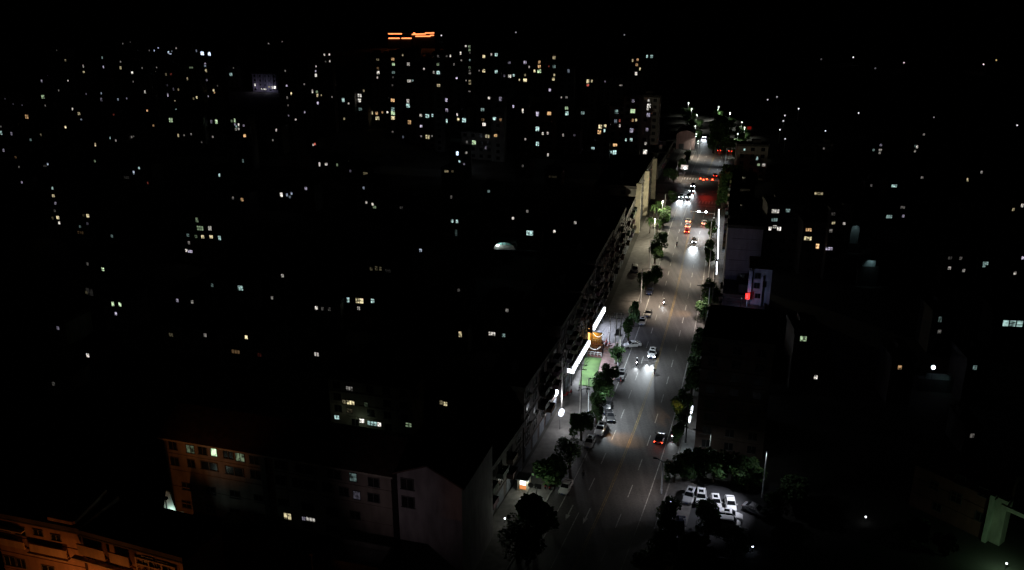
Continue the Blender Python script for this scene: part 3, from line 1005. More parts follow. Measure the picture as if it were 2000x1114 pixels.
# --- floodlit office far away
fo = building(493, 542, 145, 180, 'floodlit violet office block with a grid facade and bright lamps at its foot', depth=10, col=(.42, .4, .5), grid=True, group='', name='office_block')
for (u, y, w, h, tn, br) in ((497, 166, 6.5, 6, 'W', 1.1), (511.7, 174.3, 5, 4.5, 'W', .95), (517.5, 174.3, 7, 4.5, 'W', .95), (525.6, 170, 4, 4, 'Y', .75), (529.5, 171, 5, 5.5, 'W', 1.0), (536, 171, 10, 6.5, 'W', 1.3)):
    lit(u, y, w, h, tn, br)
q = MB()
for k in range(9):
    x = -fo['w'] / 2 + fo['w'] * (k + .5) / 9
    q.box((x, -.25, fo['h'] / 2 + .8), (.5, .5, fo['h'] - 2))
shade(link('facade_fins', q.mesh('facade_fins', M['wall']), fo['root']), (.5, .46, .6))
light(fo['root'], 'POINT', (4, -4, 3), 150, (.75, .75, 1), .4)
light(fo['root'], 'POINT', (-6, -4, 3), 90, (.85, .75, 1), .4)

# --- roofs outlined with orange light strips on the far skyline
def strip_house(u0, u1, lines, label):
    y = lines[-1][2]
    P = G((u0 + u1) / 2, 95)
    sc = scale_at((u0 + u1) / 2, 95)
    root = thing('hall_with_strips', label, 'building', P, 0, 'halls with orange roof lights')
    w = (u1 - u0) / sc
    fcx = Facade(u0, u1, 66, 95, 0)
    tiers = MB()
    tiers.box((0, 6, fcx.hit((u0 + u1) / 2, y + 1)[1] / 2), (w, 12, fcx.hit((u0 + u1) / 2, y + 1)[1]))
    shade(link('wall', tiers.mesh('wall', M['wall']), root), (.03, .025, .02))
    zt = fcx.hit((u0 + u1) / 2, lines[0][2])[1]
    r = MB()
    r.box((0, 6, zt - .2), (w * .9, 10, 1.2), top=(w * .7, 4))
    link('roof', r.mesh('roof', M['tiles']), root)
    for (ua, ub, yy, yb2) in [(l[0], l[1], l[2], l[3] if len(l) > 3 else l[2]) for l in lines]:
        sa, za = fcx.hit(ua, yy)
        sb, zb = fcx.hit(ub, yb2)
        q = MB()
        q.tube((sa - (fcx.t0 + fcx.t1) / 2, -.6, za), (sb - (fcx.t0 + fcx.t1) / 2, -.6, zb), .62, seg=6)
        link('light_strip', q.mesh('light_strip', E_ORANGE), root)
strip_house(757, 806, [(759, 785.5, 66.3), (759.5, 781.5, 75), (785, 804.5, 75)], 'far hall with three orange light strips along its eaves')
strip_house(804, 850, [(805, 832, 67.5, 66.3), (831, 848.5, 65, 64.5), (808, 812, 64.5, 65.5), (812, 841, 71, 71), (840, 848, 69.5, 69)], 'far hall with stepped orange light strips, right of its twin')

# --- glowing canopy in the middle distance
cp = G(985, 488, 4)
ce = thing('glowing_canopy', 'arched canopy with a white lit soffit glowing on the left and teal on the right', 'canopy', (cp.x, cp.y, 0), R(-8))
q = MB()
n = 10
ring0, ring1 = [], []
for k in range(n + 1):
    a_ = math.pi * k / n
    ring0.append((-3.6 * math.cos(a_), 0, 4.2 + 2.4 * math.sin(a_)))
    ring1.append((-3.6 * math.cos(a_), 4.5, 4.2 + 2.4 * math.sin(a_)))
q.loft([ring0 + [(p[0] * .93, 0, 4.2 + (p[2] - 4.2) * .9) for p in reversed(ring0)], ring1 + [(p[0] * .93, 4.5, 4.2 + (p[2] - 4.2) * .9) for p in reversed(ring1)]])
shade(link('arch_shell', q.mesh('arch_shell', M['wall']), ce), (.4, .4, .4))
q = MB(); q.box((0, 4.6, 5.0), (6.6, .1, 3.2)); shade(link('back_wall', q.mesh('back_wall', M['wall']), ce), (.3, .62, .58))
for k in range(5):
    q = MB(); q.box((-2.6 + k * 1.3, 4.5, 4.9), (.12, .1, 3.0)); link('mullion', q.mesh('mullion', M['frame']), ce)
q = MB(); q.box((-2.6, 3.2, 4.35), (.9, 1.2, .16)); link('light_panel', q.mesh('light_panel', E_LAMP), ce)
q = MB(); q.box((0, 2.3, 4.05), (7.2, 5.0, .16)); link('light_stop_slab', q.mesh('light_stop_slab', M['trim']), ce)  # slab added to keep the canopy light off the ground
light(ce, 'POINT', (-2.7, 3.3, 5.0), 130, (.85, 1, .95), .2)
q = MB(); q.box((3.5, -.1, 4.0), (14, .3, .3)); link('edge_beam', q.mesh('edge_beam', M['steel']), ce)
for x in (-3.4, 3.4, 10):
    q = MB(); q.tube((x, 0, 0), (x, 0, 4.2), .15); link('column', q.mesh('column', M['steel']), ce)
# teal wall washed by a hidden lamp, and a teal pool of light on a roof
def washed(u, y, w, h, z, label, col, lp, power, lcol, name='washed_wall'):
    P = G(u, y, z)
    sc = scale_at(u, y, z)
    r = thing(name, label, 'wall', (P.x, P.y, 0), R(-8))
    q = MB(); q.box((0, .3, z + h / sc / 2), (w / sc, .5, h / sc)); shade(link('wall', q.mesh('wall', M['wall']), r), col)
    q = MB(); q.box((0, .7, z / 2), (w / sc * 1.6, 1.6, z)); shade(link('base_wall', q.mesh('base_wall', M['wall']), r), (.06, .06, .06))  # base coloured dark so that only the wall above looks lit
    q = MB(); q.box((lp[0], lp[1], lp[2] + .12), (.3, .3, .14)); link('lamp', q.mesh('lamp', M['darksteel']), r)
    light(r, 'SPOT', lp, power, lcol, .15, (R(28), 0, 0), 80, 1.0)
    return r
washed(1667, 476, 16, 44, 3, 'upright pale wall washed by teal light right of the amber windows', (.4, .48, .48), (0, -1.6, 10.0), 60, (.7, .95, 1))
washed(1697, 521, 24, 12, 6, 'low pale wall with a teal pool of lamp light', (.45, .55, .55), (.5, -1.3, 9.2), 110, (.65, .95, 1))
washed(1833, 742, 46, 12, 3, 'long low curved roof edge faintly lit teal below the blue white lamp', (.3, .36, .35), (1, -2.0, 5.2), 22, (.6, 1, .95), 'washed_eave')
# pinkish hall at the far end of the boulevard
hp = G(1338, 292)
ha = thing('domed_hall', 'pinkish hall with a rounded gable at the far left end of the boulevard', 'building', hp, R(-12))
q = MB()
pr = [(-4.6, 0), (4.6, 0), (4.6, 6.8)] + [(4.6 * math.cos(math.pi * k / 8), 6.8 + 2.6 * math.sin(math.pi * k / 8)) for k in range(1, 8)] + [(-4.6, 6.8)]
q.loft([[(x, 0, z) for (x, z) in pr], [(x, 14, z) for (x, z) in pr]])
shade(link('wall', q.mesh('wall', M['wall']), ha), (.5, .34, .32))
q = MB(); q.box((-2, -.06, 1.4), (2.4, .12, 2.8)); link('door', q.mesh('door', M['darksteel']), ha)
light(ha, 'POINT', (1.5, -6, 5), 50, (1, .8, .75), .3)

# ---- lit windows, also lit walls and a lit pole put in as glowing panes: left/top position, size, tint, brightness
LIT = '''239.8 85.4 3 4 W .5;254.7 82.6 3 3 W .3;110.7 98.5 3 3 W .2;127.7 117.9 5 5 Y .5;162.7 129.8 4 7 W .65;163.7 140.8 6 5 Y .65;199.6 113 4 6 C .5;202 131 4 6 P .75;235.5 121 3 4 W .5;235.5 132.7 6 7 Y .55;258.3 142.4 5.5 6.5 W 1;277.7 133.2 4 5 W .4;306 132 3 4 W .45;260.2 159.7 3 3 W .35
291.7 99 3 4 W .4;301.3 99 3.5 4.5 B .75;309.3 94 4 4 B .85;81.6 158.9 5 7 P .55;132.9 158 3.5 4.5 W .75;114.7 176.8 3 5 W .45;84 189.3 9 8 G .62;88.6 206.6 3.5 3.5 W .45;52.2 228 9 9 O .65;10 193 3 4 P .25;25.9 203.5 4 4 P .3;43.3 205.8 3 4 P .35;198 182.5 3.5 5 B .7;198 194.6 6 8 P .4;218.7 193.5 3 5 W .3;230.6 194.6 5 6 B .5;247.6 192.5 3.5 5 P .5;283.3 180 4.5 6.5 W .95;168.4 183.8 4 5 P .3;141.7 213.2 3.5 6 W .9;154.3 222.4 7 7 Y .62;158.7 233.3 5 5 B .55;287.7 216.4 5 5 O 1;222.2 224.5 5 5 R .3
2.4 259.8 6 9 C .75;2 247.7 3 4 W .4;22.6 261.4 6 8 P .42;59.8 273.5 6 6 C .45;80 263.8 5 6 Y .4;128.2 249 5.5 6.5 Y 1;186.3 282.7 4.5 8 Y .75;214.6 269.2 5 6 C .9;226.3 274.7 4 6 W .45;257 267.9 3 3.5 W .55;261 267 2.5 3 W .3;299.8 245.3 5.5 6 O .6;6.8 293.7 6 7 P .6;30.4 307.5 6 6 O .32;37.2 326.5 3 3 W .35;93.3 320.7 3.5 5 B .8;88 324 10 4 W .2;185.5 315 3.5 3.5 G .55;261.5 337.4 4 8.5 B .75;271.7 328.5 4 6 C .8;247.3 347 14 6 W .16;289 357.6 3 4 R .35;42.8 356.4 3.5 3.5 P .6
102.6 367.7 5 5 C .6;104.6 382.6 8 7 Y .65;108.5 397.2 6 6 P .55;107.3 412 3 5 W .25;113.1 425 8 8 Y .98;103 426.3 4 4 Y .3;116 435.6 4 3.5 W .95;171.7 421.6 8 8 Y .82;164 421 7 6 Y .22;171 436.8 3 5 P .25;156.8 443.2 4 7 C .4;157.6 454.5 16 6 O .2;218.8 461.4 4.5 5 C .42;384.8 429.7 7 11 G .5;391 445.9 16 10 G .5;367.3 459.6 7 6 C .42;383 462 7 7 G .35;396 462.4 8 8 Y .95;369.3 474.3 4.5 3.5 W .45;364.2 489.3 3 3 W .85;371.7 491.3 12 5 P .72;171 515.6 5 6 W .25;201.2 526 8 8 G 1;175 570 18 18 W .12;169.3 571.3 3 4 Y .32
455.2 387 5 4 W .5;473 390 7 7.5 O .85;549.7 380.4 7 10 W 1;560.6 381.4 3.5 8 B .6;569.3 378 3.5 3.5 B .75;566.3 385 3 3.5 B .55;597.4 368.3 6.5 7 P .7;410 446 9 10 W .62;412.5 462.6 9 8 Y .85;428.9 464.6 7.5 10.5 C .72;710.5 367.3 2.5 4.5 B .55;715.6 395.6 5 6 W .55;727.7 399.2 3.5 3.5 W .9;731.7 405 8 5 G .5;783.8 406 8 3 W .2;725 525 3 9 Y .25;735 524 3 10 Y .28;743 525 3 9 Y .25;758 529 14 4 W .12;551.9 538.8 4 3 W .65
414.5 557 5 9 C .32;469.7 562.6 13 11 C .7;531.7 581.8 2.5 5 W .42;618.2 601.6 7 7 W 1;630 603 6 2.5 W .25;643.4 604 5 3 W .25;680.2 585.9 6.5 12 C .72;702.4 587.5 18 12 Y .85;727.9 587.9 9 10 C .85;700.6 602.2 7 4 W .6;481.2 658.8 4.5 6 Y 1;460.6 686.9 20 8 O .28;507 693 10 6 R .15;618.6 692 11 4 W .72;715 728.3 13 9 C .32;682.8 758 10 6 W .42;401 654.7 3 4 W .4
220.6 593.7 4 11 G .8;234.5 594.7 4 10 G .92;226.3 613 4 6 P .82;113.5 640.8 3.5 7 P .42;346.7 586.9 3.5 7 P .55;375.8 589.9 5 4 W .52;334.3 654 11 9 Y .25;171.7 694.3 7 5 W 1;105 749.5 4 3 W .22
328.9 102.8 6 6 B 1;333 105.5 6 3 B 1;335.7 100.4 3 4 B .6;344.2 94.3 4 4 W .6;383.8 99.6 3.5 6 B .5;395.2 104.4 9 10 B 1.3;408.9 105.3 7 11 B 1.3;524.6 85.4 4 3.5 W .6;551.3 81.8 3.5 3.5 W .5;633.7 107.2 4 5 W .95;636 120.8 2.5 3.5 W .3;400.5 124.3 6 4 P .55;400.5 129.2 6 4 B .75;402.4 137.9 6 7 Y .7;390.8 136 7.5 7.5 W 1;373.3 132.2 10 4 G .4;324.4 145.7 5 6 Y .42;334 145.3 6 6 R .3;366 154.2 4 6.5 Y .65;451 145.7 8 8 C .62;456 133 3.5 3.5 W .35;403.6 157.8 6 7 P .42;541 127.9 3 5 W .35;557 138.7 4.5 4.5 W .45;617.4 129.8 4 4.5 W .6;616.6 139.2 4 5 P .72;617 147 6 7.5 W .95;560 167.6 4.5 5 P .82;569 183.3 4 6.5 Y 1;561 191 4.5 6.5 W .4;594.3 164.7 3.5 3.5 W .45;610.3 178.8 3.5 8 W .72;619 179.3 6 6 G .5;620 186.5 5 7.5 Y .85;628.4 186.4 5 5 Y .75;620.8 201.7 5 6.5 P .95;562.7 206 4 4 W .32;595.2 219.4 3.5 5.5 P .62;563.7 226.1 3.5 4 P .42;577.6 233.7 5 3.5 W .75;348.6 175.2 4.5 5.5 Y .52;339 174.4 4.5 6.5 P .32;328 185.7 4.5 8 P .62;327 166.7 3.5 5 P .25;384.2 190.6 5 6 Y .92;378 192.8 5 6 Y .3;417.3 176.7 5 6 Y .85;419 181.2 4.5 4 O .75;406.5 188.2 5 4.5 P .65;425 167.8 3.5 3.5 W .25;341.8 197.4 4.5 4 Y .52;343.8 214.3 4.5 5 C .52;333.7 234.9 9.5 9.5 G .72;413 237.8 6 8 P .42;422.6 238 7 9 G .85;458.5 235.4 5.5 9 G .75;452.8 236.6 4.5 6 G .45
459.3 243.6 5 6 P .55;461.7 247.2 4.5 4.5 C .6;466.3 244 4.5 6.5 W .98;461 253 5.5 4.5 W .62;466.4 252.2 4 4.5 W .75;476 245.3 5.5 5.5 P .5;478 265.5 7 7.5 O 1;539.8 254.6 3.5 6.5 W .88;533.2 274.2 3.5 3.5 W .45;615 281.6 5 6 R .9;611.7 283.2 3.5 3.5 W .8;348.3 264.6 5 8 Y .62;359.6 264 4 4.5 W .42;373.3 262.4 3.5 4.5 W .52;415.8 267.6 3.5 3.5 W .55;393.9 277.9 3 4.5 W .3;428.6 342.2 4 8 C .82;474.7 314.4 3.5 8 C .42;624.2 321.2 3.5 9 W .78;637.3 321.5 7 7 W .8;528.5 303.8 5 6 W .18
643.2 106.7 4 5 W .88;644.4 119.8 4 4 W .75;737.8 116.8 7 5 Y .42;738 133.7 6 6 O .38;738.6 142.1 7 7 W .92;737.3 152 4.5 5.5 W .7;767.2 116 8 6 O .82;768.5 125.7 7 6.5 G .75;768.5 141.8 8 6.5 C .38;767.4 151.5 3 5 W .3;786.7 107.9 4.5 5 Y .62;797.6 125.7 7.5 7.5 W .62;828 134.5 3.5 5.5 W .8;799.2 158.8 9 7 W .75;806 157.5 2.5 5 C .62;766.4 166.7 3.5 3.5 W .35;855.3 126.1 7 6 G .45;855.8 141.8 8 7.5 C .95;847.4 141.5 5 6.5 W .65;856.6 167.2 8 6.5 Y .72;855.4 110 5 3.5 W .32;879.8 109.5 3.5 5.5 W .95;872.7 109.8 5.5 4 W .3;899.7 104.2 3.5 6.5 W .95;901 118 3 4.5 W .42;886.8 126 2.5 6 W .35;892 152.8 5 3.5 P .95;909.9 90.6 5 5 W .85;916.8 91 6 5.5 G .5;916.8 97.7 5.5 6 G .5;918 103.8 3 4 W .3;917.7 117.6 4.5 5 C .52;917.2 131.8 6 5.5 G .4;917.2 138.6 4.5 5 W .32;917.7 143.4 6 4 W .5;917.7 158.8 6.5 6 Y .6;917.7 164 6.5 4 Y .45;909.9 157.7 3.5 4.5 W .55;916.8 178.5 6 4 W .42;945 110.6 6.5 7 Y .95;945 138.6 7.5 7.5 Y .85;936 138.3 3.5 4.5 W .45;959.2 106.7 3 6 W .9;710.6 177.4 5 6 Y .45;702.5 186.7 9.5 7.5 W .85;702.2 196.4 8 8 W .92;703.8 213.4 8.5 7 C .45;670.4 195.5 7 9 C .72;680.7 202.4 4.5 3.5 W .85;648.6 189.8 3.5 3.5 W .42;766.9 196 9.5 7.5 O .9;767.4 213.4 9 8 C .62;797 197.9 7 9 W .75;797 206.8 9 8.5 C .85;870.3 195.5 10 8 P .9;872 215.4 8 8 P .62;955 191.6 5.5 6 W .95;942.5 214.5 8.5 7.5 C .5
672.3 232.2 5 5.5 Y .62;726.8 220.9 5 7.5 Y .98;735.8 221.5 7 8 O .7;746.7 219.9 5 5.5 O .75;756.7 219.6 5 5.5 W .98;767.7 221.5 9.5 9 G .95;767.7 230.6 9.5 8 Y .95;737 231.2 9.5 7.5 Y .98;799.7 239 8.5 9 O .65;822 225.7 6.5 6.5 W .95;834.4 226.9 9.5 8.5 C .92;844.6 225.7 5 7 C .85;822.6 246.3 6.5 6.5 P 1;835.2 267.8 10 9 Y .75;822.8 266.8 2.5 5 W .55;843.8 266 2.5 5 W .42;871 236.6 8.5 9 C .92;893 224 3.5 6.5 W .98;908 224.1 7.5 7.5 C .92;894.9 233.7 6.5 7 Y 1;906.3 235 9 9.5 C .9;945.5 243.8 8 9 W 1;943 234.1 8 6.5 O .3;952 266.5 9.5 7.5 Y .62;925.7 278.6 9.5 9.5 G .82;912 277.5 2.5 6 W .42;948.7 288.8 3 8 P .4;893.3 300 6.5 9.5 B 1.35;910.4 298.5 6 4 W .65;897.3 316 4.5 6.5 C 1;906.3 320.3 3.5 4 P .52;872 335 9.5 4.5 Y .52;884 335 6 4 Y .3;713.5 339.2 11 6.5 Y .38;684.4 334.3 2.5 5 P .35;658.6 322.2 4 6.5 G .42;760.9 290.4 6 4.5 R .35;787.4 267.6 2.5 6.5 B .42;767 257.9 4 3.5 W .42
969.2 107.4 7 8.5 C .85;960 107 4 6 W .6;994.7 122.5 7 6 P .42;1025.5 122.2 7.5 7 P .72;1033.5 131.3 3 5.5 W .85;1053.4 121.4 6 7 O .65;1053.3 130.3 7 7 O .92;1053.3 139.5 9 8.5 G 1;1044 138.9 5.5 6.5 Y .92;1082.3 113 7.5 7 Y .55;1082.3 130.3 7.5 7 C .42;1082.5 146.5 5 6 Y .65;1080.9 155 6.5 6.5 Y .75;1071.8 130 2.5 4.5 R .4;969.2 140.3 7 7.5 C .82;985 148.4 5 6 P .32;995.6 149.2 7.5 8.5 W .92;1003.3 147.6 5 6 C .95;1025.5 157 8.5 9.5 Y 1;1014.6 156.5 3.5 5.5 Y .85;1025.5 146.8 4.5 5.5 Y .5;1110.3 138.9 6 8 B .42;1074 175.9 6 7 P .75;1148 159 7 8 Y .92;1155.6 158.7 3.5 6.5 Y .82;1148.3 166.7 6 5.5 R .75;1181.9 159.5 3 4 P .45;1212.6 167.2 8 3.5 W .5;1235.6 118.5 4.5 6 Y .72;1245.3 116.9 5.5 6 O .75;1243.6 126.7 6.5 6.5 O .6;1250 134.8 4 6.5 Y .92;1242.5 144 6 8 W .82;1263.8 110.4 4.5 6.5 C .88;1272.7 110.6 6.5 8 C .62;977.5 193.3 7 9 P .52;1002.5 208.2 4.5 6.5 P .95;1021 216.8 3 9.5 W .95;1049.7 222.9 7 9.5 P .85;1072.6 222 9.5 8.5 O .8;1106.7 211.4 8 8 G .62;1107.4 221.6 8 9.5 C .9;1138.3 220.8 8.5 7 C .52;1203.6 218.4 8.5 9 C .55;1236 217.3 11 9 G .8;1236.4 197.4 6.5 7.5 P .38;1267 196.6 5.5 6.5 W .65;1267.4 206.6 8.5 9.5 W 1;1265 213.5 4 4 W .8;1266.3 224.8 8 9 P .62;965.8 232 8 7 C 1;977.5 234.2 6 7 O .5;1106.3 190.6 7 6 W .4;1096.7 190.6 3.5 4 W .55;1060 191.5 3 4 W .25
1049.7 252 8.5 10 C .92;1060.2 261 3.5 6.5 W .98;1069.6 260.6 4.5 6.5 W .85;968 265 7.5 6.5 O .98;1099.8 264.3 2.5 7 W .55;1122 264.6 5.5 6 P .3;1025.9 272.2 5 3 W .65;1049.7 281.3 7.5 9.5 C .95;1172.2 247.7 8.5 8.5 Y .95;1181.9 246 6 6.5 Y 1;1170.6 258.2 8.5 9 O .8;1180.6 255.4 4.5 7 C .88;1202.4 237.2 7 9 B .42;1210.5 235.9 3 7 R .5;1210.5 245.7 3.5 7 W .62;1235.9 235.2 5.5 7 O .52;1242.5 235 3 7 Y .82;1233.5 255 8 10 P .62;1263.8 253.3 6.5 8 P .5;1222.6 273.2 4.5 7 C .88;1232.8 273.2 6.5 7.5 C .85;1201.3 283.6 9.5 7 O .92;1200.5 297.8 8.5 9.5 C 1;1193.9 297.5 4.5 6 C .82;1261 280.5 6 7 W .62;1260 297 9 10 W 1;1276 302.8 4 3.5 W .62;1158 289.7 8 4.5 C .88;1070.4 302.6 3.5 6.5 W .85;1021 324.4 4.5 6 W .3;1079.6 345.5 18 6 Y .14;1204 330 3 12 W .7;1218 334 4 5 Y .4;1226 334.5 6 5 O .4;1237 335 6 5 O .42;1248.5 335.5 4.5 6 Y .6;1256 336 5 4 O .35;1265 336.5 5 6 Y .55
954.5 374 6.5 6.5 C .42;881.4 385 4 7.5 W .32;883.4 431.7 6.5 8.5 C .72;892.5 432.7 5.5 8.5 C .75;891 455 6 15 C .2;1002 426.7 4 4 W .85;1030 413 3 3 W .42;1034.7 455.4 15 11 C .85;1082.8 452.3 3.5 3.5 W .9;1123.6 435 5 6 W .65;1133.3 434.7 8 4.5 Y .42;1162.6 459 2.5 8 W .52;1175 392.3 3 6.5 W .52;1119 472.5 3.5 3 W .42;821.6 489.3 4 7 B .75;1157.6 525 9 4.5 P .62;1147 525.7 3 6 W .42;896 567 4.5 7 W .22
899 653 2.5 13 Y .72;961 652 15 7.5 W .85;983.8 655.2 7.5 8.5 C .52;990.3 606 3 6 W .42;869.7 788.7 10 10 Y .75;862 786 3 5 Y .4
1514.4 412.6 16 9 W .72;1538.9 411.4 10 8 C .5;1512.6 429.4 13 8 C .45;1503.8 446.5 7 9 W .98;1521.6 446.5 9 10 W .98;1513 443 9 3 W .65;1599 378.3 18 6.5 Y .6;1579.3 449.3 13 8 O .72;1577.8 465.7 16 9 Y .9;1627.8 435.2 8 7.5 Y .62;1622.8 450.8 8 8 W .42;1627.4 418 9 5 W .2;1648.7 436.3 4 5 W .62;1596.5 481 8 11 O 1;1619.3 485.9 15 7 P .72;1609 290.3 3 3 W .35;1453.7 292.3 3.5 5.5 C .8;1478.9 309.7 5 8 C .75;1481.6 322 6 6 G .62;1491.6 322.4 7.5 7.5 W .62;1470 342 10 4 R .28
1804.4 263 3 4.5 W .42;1791.2 286.9 4.5 7 W 1;1787.5 285.5 5 5 C .35;1787 295.4 4.5 4.5 W .52;1720.4 283.6 5.5 5.5 P .52;1706.2 293.3 5.5 5.5 C .42;1719.3 293.3 7.5 4 W .5;1718 299 4.5 4.5 W .52;1801.2 347 7 3 W .42;1746.3 363.3 12 4.5 C .8;1701.8 362.3 4.5 4 W .32;1917 336.6 4.5 5.5 W .65;1889.8 351.5 4.5 8.5 Y .62;1763 405.3 10 6.5 W .32;1979 409.7 4.5 8 Y .62;1996.3 401.6 4.5 8.5 W .75;1736.6 423.4 13 8 C .5;1764 422.3 4 5 P .62;1854.2 523.8 7 3.5 W .62;1855.4 504.2 9 5 W .2;1876.4 504.7 3.5 6 W .3;1882 528.5 4.5 6.5 W .5;1924.9 514.5 12 3.5 C .62;1922 519 4 8 C .55;1997.6 503.8 4.5 4 P .75;1982.2 533.7 4 4 W .65
1569 661.6 14 12 G .7;1593.2 736.8 8.5 9 W .9;1836 623.8 6 13 C .32;1834.7 647.8 3.5 6 W .32;1978 632 40 14 C .72;1757.3 717.6 7.5 10 O .62;1904 718 6.5 11 C .48;1898.5 850.8 5 4 W .3'''
for row in LIT.replace('\n', ';').split(';'):
    q = row.split()
    lit(float(q[0]), float(q[1]), float(q[2]), float(q[3]), q[4], float(q[5]))

# --- lit windows low on the gabled block, and the lit block behind it
for (u, y, w, h, tn, br) in ((562, 1008, 1.35, 1.2, 'Y', .75), (594, 1013, .7, .8, 'P', .4), (607, 1014, 1.6, .7, 'W', .62), (712, 1067, .9, .7, 'B', .72)):
    fwin(blk, u, y, w, h, tn, br)
lb = building(644, 806, 750, 842, 'block with pale lit windows and glaring lamps at its foot, behind the gabled roof', depth=10, col=(.36, .34, .28))
for (u, y, w, h, tn, br) in ((682.6, 759, 16, 6, 'W', .45), (685, 786.5, 18, 9, 'Y', .9), (672, 785, 8, 6, 'Y', .35), (715, 790, 6, 10, 'G', .2), (658, 815, 12, 5, 'C', .8), (707, 822, 12, 10, 'W', 1.1),
                          (727, 827, 22, 3, 'C', .75), (741, 829, 4, 4, 'W', 1), (798, 830, 14, 7, 'G', .5), (683, 802, 14, 3, 'Y', .2)):
    lit(u, y, w, h, tn, br)
s_, z_ = lb['fc'].hit(708, 820)
light(lb['root'], 'POINT', (s_ - lb['mid'], -1.6, z_), 12, (.8, 1, .7), .2)
s_, z_ = lb['fc'].hit(670, 800)
light(lb['root'], 'POINT', (s_ - lb['mid'], -2.0, z_), 4, (.95, 1, .7), .2)
op = G(916, 1035, 2)
od = thing('lit_doorway', 'small orange lit doorway at the right foot of the gabled block', 'doorway', (op.x, op.y, 0), R(-16))
q = MB(); q.box((0, .4, 1.9), (2.2, .5, 3.8)); shade(link('wall', q.mesh('wall', M['wall']), od), (.4, .3, .22))
q = MB(); q.box((0, .1, 1.5), (1.0, .12, 2.4)); link('door', q.mesh('door', M['ochre']), od)
q = MB(); q.box((0, -.1, 3.0), (.4, .2, .12)); link('lamp', q.mesh('lamp', E_WARM), od)
light(od, 'POINT', (0, -.6, 2.7), 26, (1, .45, .15), .1)

# --- shop signs and shop fronts
def sign_bar(u0, y0, u1, y1, z, hgt, thick, m, label, mb_name='shop_sign', power=0, col=(.85, .92, 1), group=None, fascia=True):
    a, b = G(u0, y0, z), G(u1, y1, z)
    d = b - a
    r = thing(mb_name, label, 'shop sign', ((a.x + b.x) / 2, (a.y + b.y) / 2, 0), math.atan2(d.y, d.x), group)
    L = d.length
    q = MB(); q.box((0, 0, z), (L, thick, hgt)); link('light_box', q.mesh('light_box', m), r)
    if fascia:
        q = MB()
        q.box((0, thick / 2 + .2, z), (L + .4, .3, hgt + .5))
        for s in (-1, 1):
            q.box((s * (L / 2 - .2), thick / 2 + .2, z / 2), (.25, .25, z))
        link('sign_frame', q.mesh('sign_frame', M['darksteel']), r)
    return r, L
s1, L1 = sign_bar(1120, 722, 1151, 669, 4.2, 1.0, .45, E_WHITE, 'long glaring white shop sign beside the green turf')
for k in (-.35, 0, .35):
    light(s1, 'SPOT', (L1 * k, -.6, 3.9), 1800, (.8, .88, 1), .3, (R(-38), 0, 0), 150, .7)
s2, L2 = sign_bar(1160, 641, 1181, 604, 4.2, 1.1, .45, E_WHITE, 'second long glaring white shop sign, farther up the boulevard beyond the ochre panel')
for k in (-.35, .0, .35):
    light(s2, 'SPOT', (L2 * k, -.6, 3.9), 1900, (.7, .78, 1), .3, (R(-38), 0, 0), 150, .7)
sign_bar(1103, 722.5, 1121, 726.5, 4.2, .8, .4, E_WHITE, 'short white sign strip at the near corner of the turf', fascia=False)
for (u, y, lab) in ((1085.5, 768, 'oval blue white lit shop sign above the parked motorcycles on the left pavement'), (1096.5, 806, 'oval blue white lit shop sign nearest the camera, above the lower pavement')):
    p = G(u, y, 4.0)
    r = thing('oval_sign', lab, 'shop sign', (p.x, p.y, 0), road_angle(p.y) - R(20), 'oval lit shop signs')
    q = MB(); q.tube((0, -.15, 4.0), (0, .15, 4.0), .78, seg=18); link('light_disc', q.mesh('light_disc', E_BLUE), r)
    q = MB(); q.tube((0, .16, 4.0), (0, .34, 4.0), .86, seg=18); q.tube((0, .3, 0), (0, .3, 3.4), .07); link('sign_post', q.mesh('sign_post', M['darksteel']), r)
    light(r, 'POINT', (0, -1.0, 3.2), 520, (.85, .86, .9), .3)
# ochre panel and red deck between the two long signs
pp = G(1163, 660, 1.6)
pn = thing('ochre_shopfront', 'ochre lit shop front panel between the two long white signs', 'shop front', (pp.x, pp.y, 0), road_angle(pp.y) - R(90))
q = MB(); q.box((0, .3, 1.6), (3.0, .4, 3.2)); link('panel', q.mesh('panel', M['ochre']), pn)
q = MB(); q.box((-1.7, 0, 1.9), (.35, .35, 3.8)); link('lit_post', q.mesh('lit_post', E_WARM), pn)
q = MB(); q.box((0, -.1, 3.3), (3.4, 1.0, .14)); link('awning', q.mesh('awning', M['tin']), pn)
light(pn, 'POINT', (-.4, -1.0, 2.6), 130, (1, .62, .2), .2)
dk = MB()
dq = [G(1147, 696, .2), G(1174, 699, .2), G(1178, 674, .2), G(1157, 671, .2)]
dk.loft([[tuple(p) for p in dq], [(p.x, p.y, .5) for p in dq]])
de = link('terrace_deck', dk.mesh('terrace_deck', M['deck']))
tag(de, 'red brown terrace deck hung with bulb strings above the turf', 'terrace')
tf = MB()
tq = [G(1131, 752, .16), G(1159, 757, .16), G(1175, 701, .16), G(1143, 697, .16)]
tf.loft([[tuple(p) for p in tq], [(p.x, p.y, .26) for p in tq]])
tag(link('turf_mat', tf.mesh('turf_mat', M['turf'])), 'bright green artificial turf rectangle on the left pavement', 'turf')
pk = MB()
pq = [G(1163, 757, .14), G(1200, 742, .14), G(1212, 668, .14), G(1180, 674, .14)]
pk.loft([[tuple(p) for p in pq], [(p.x, p.y, .17) for p in pq]])
structure('pink_pavement', pk.mesh('pink_pavement', M['pinktile']))
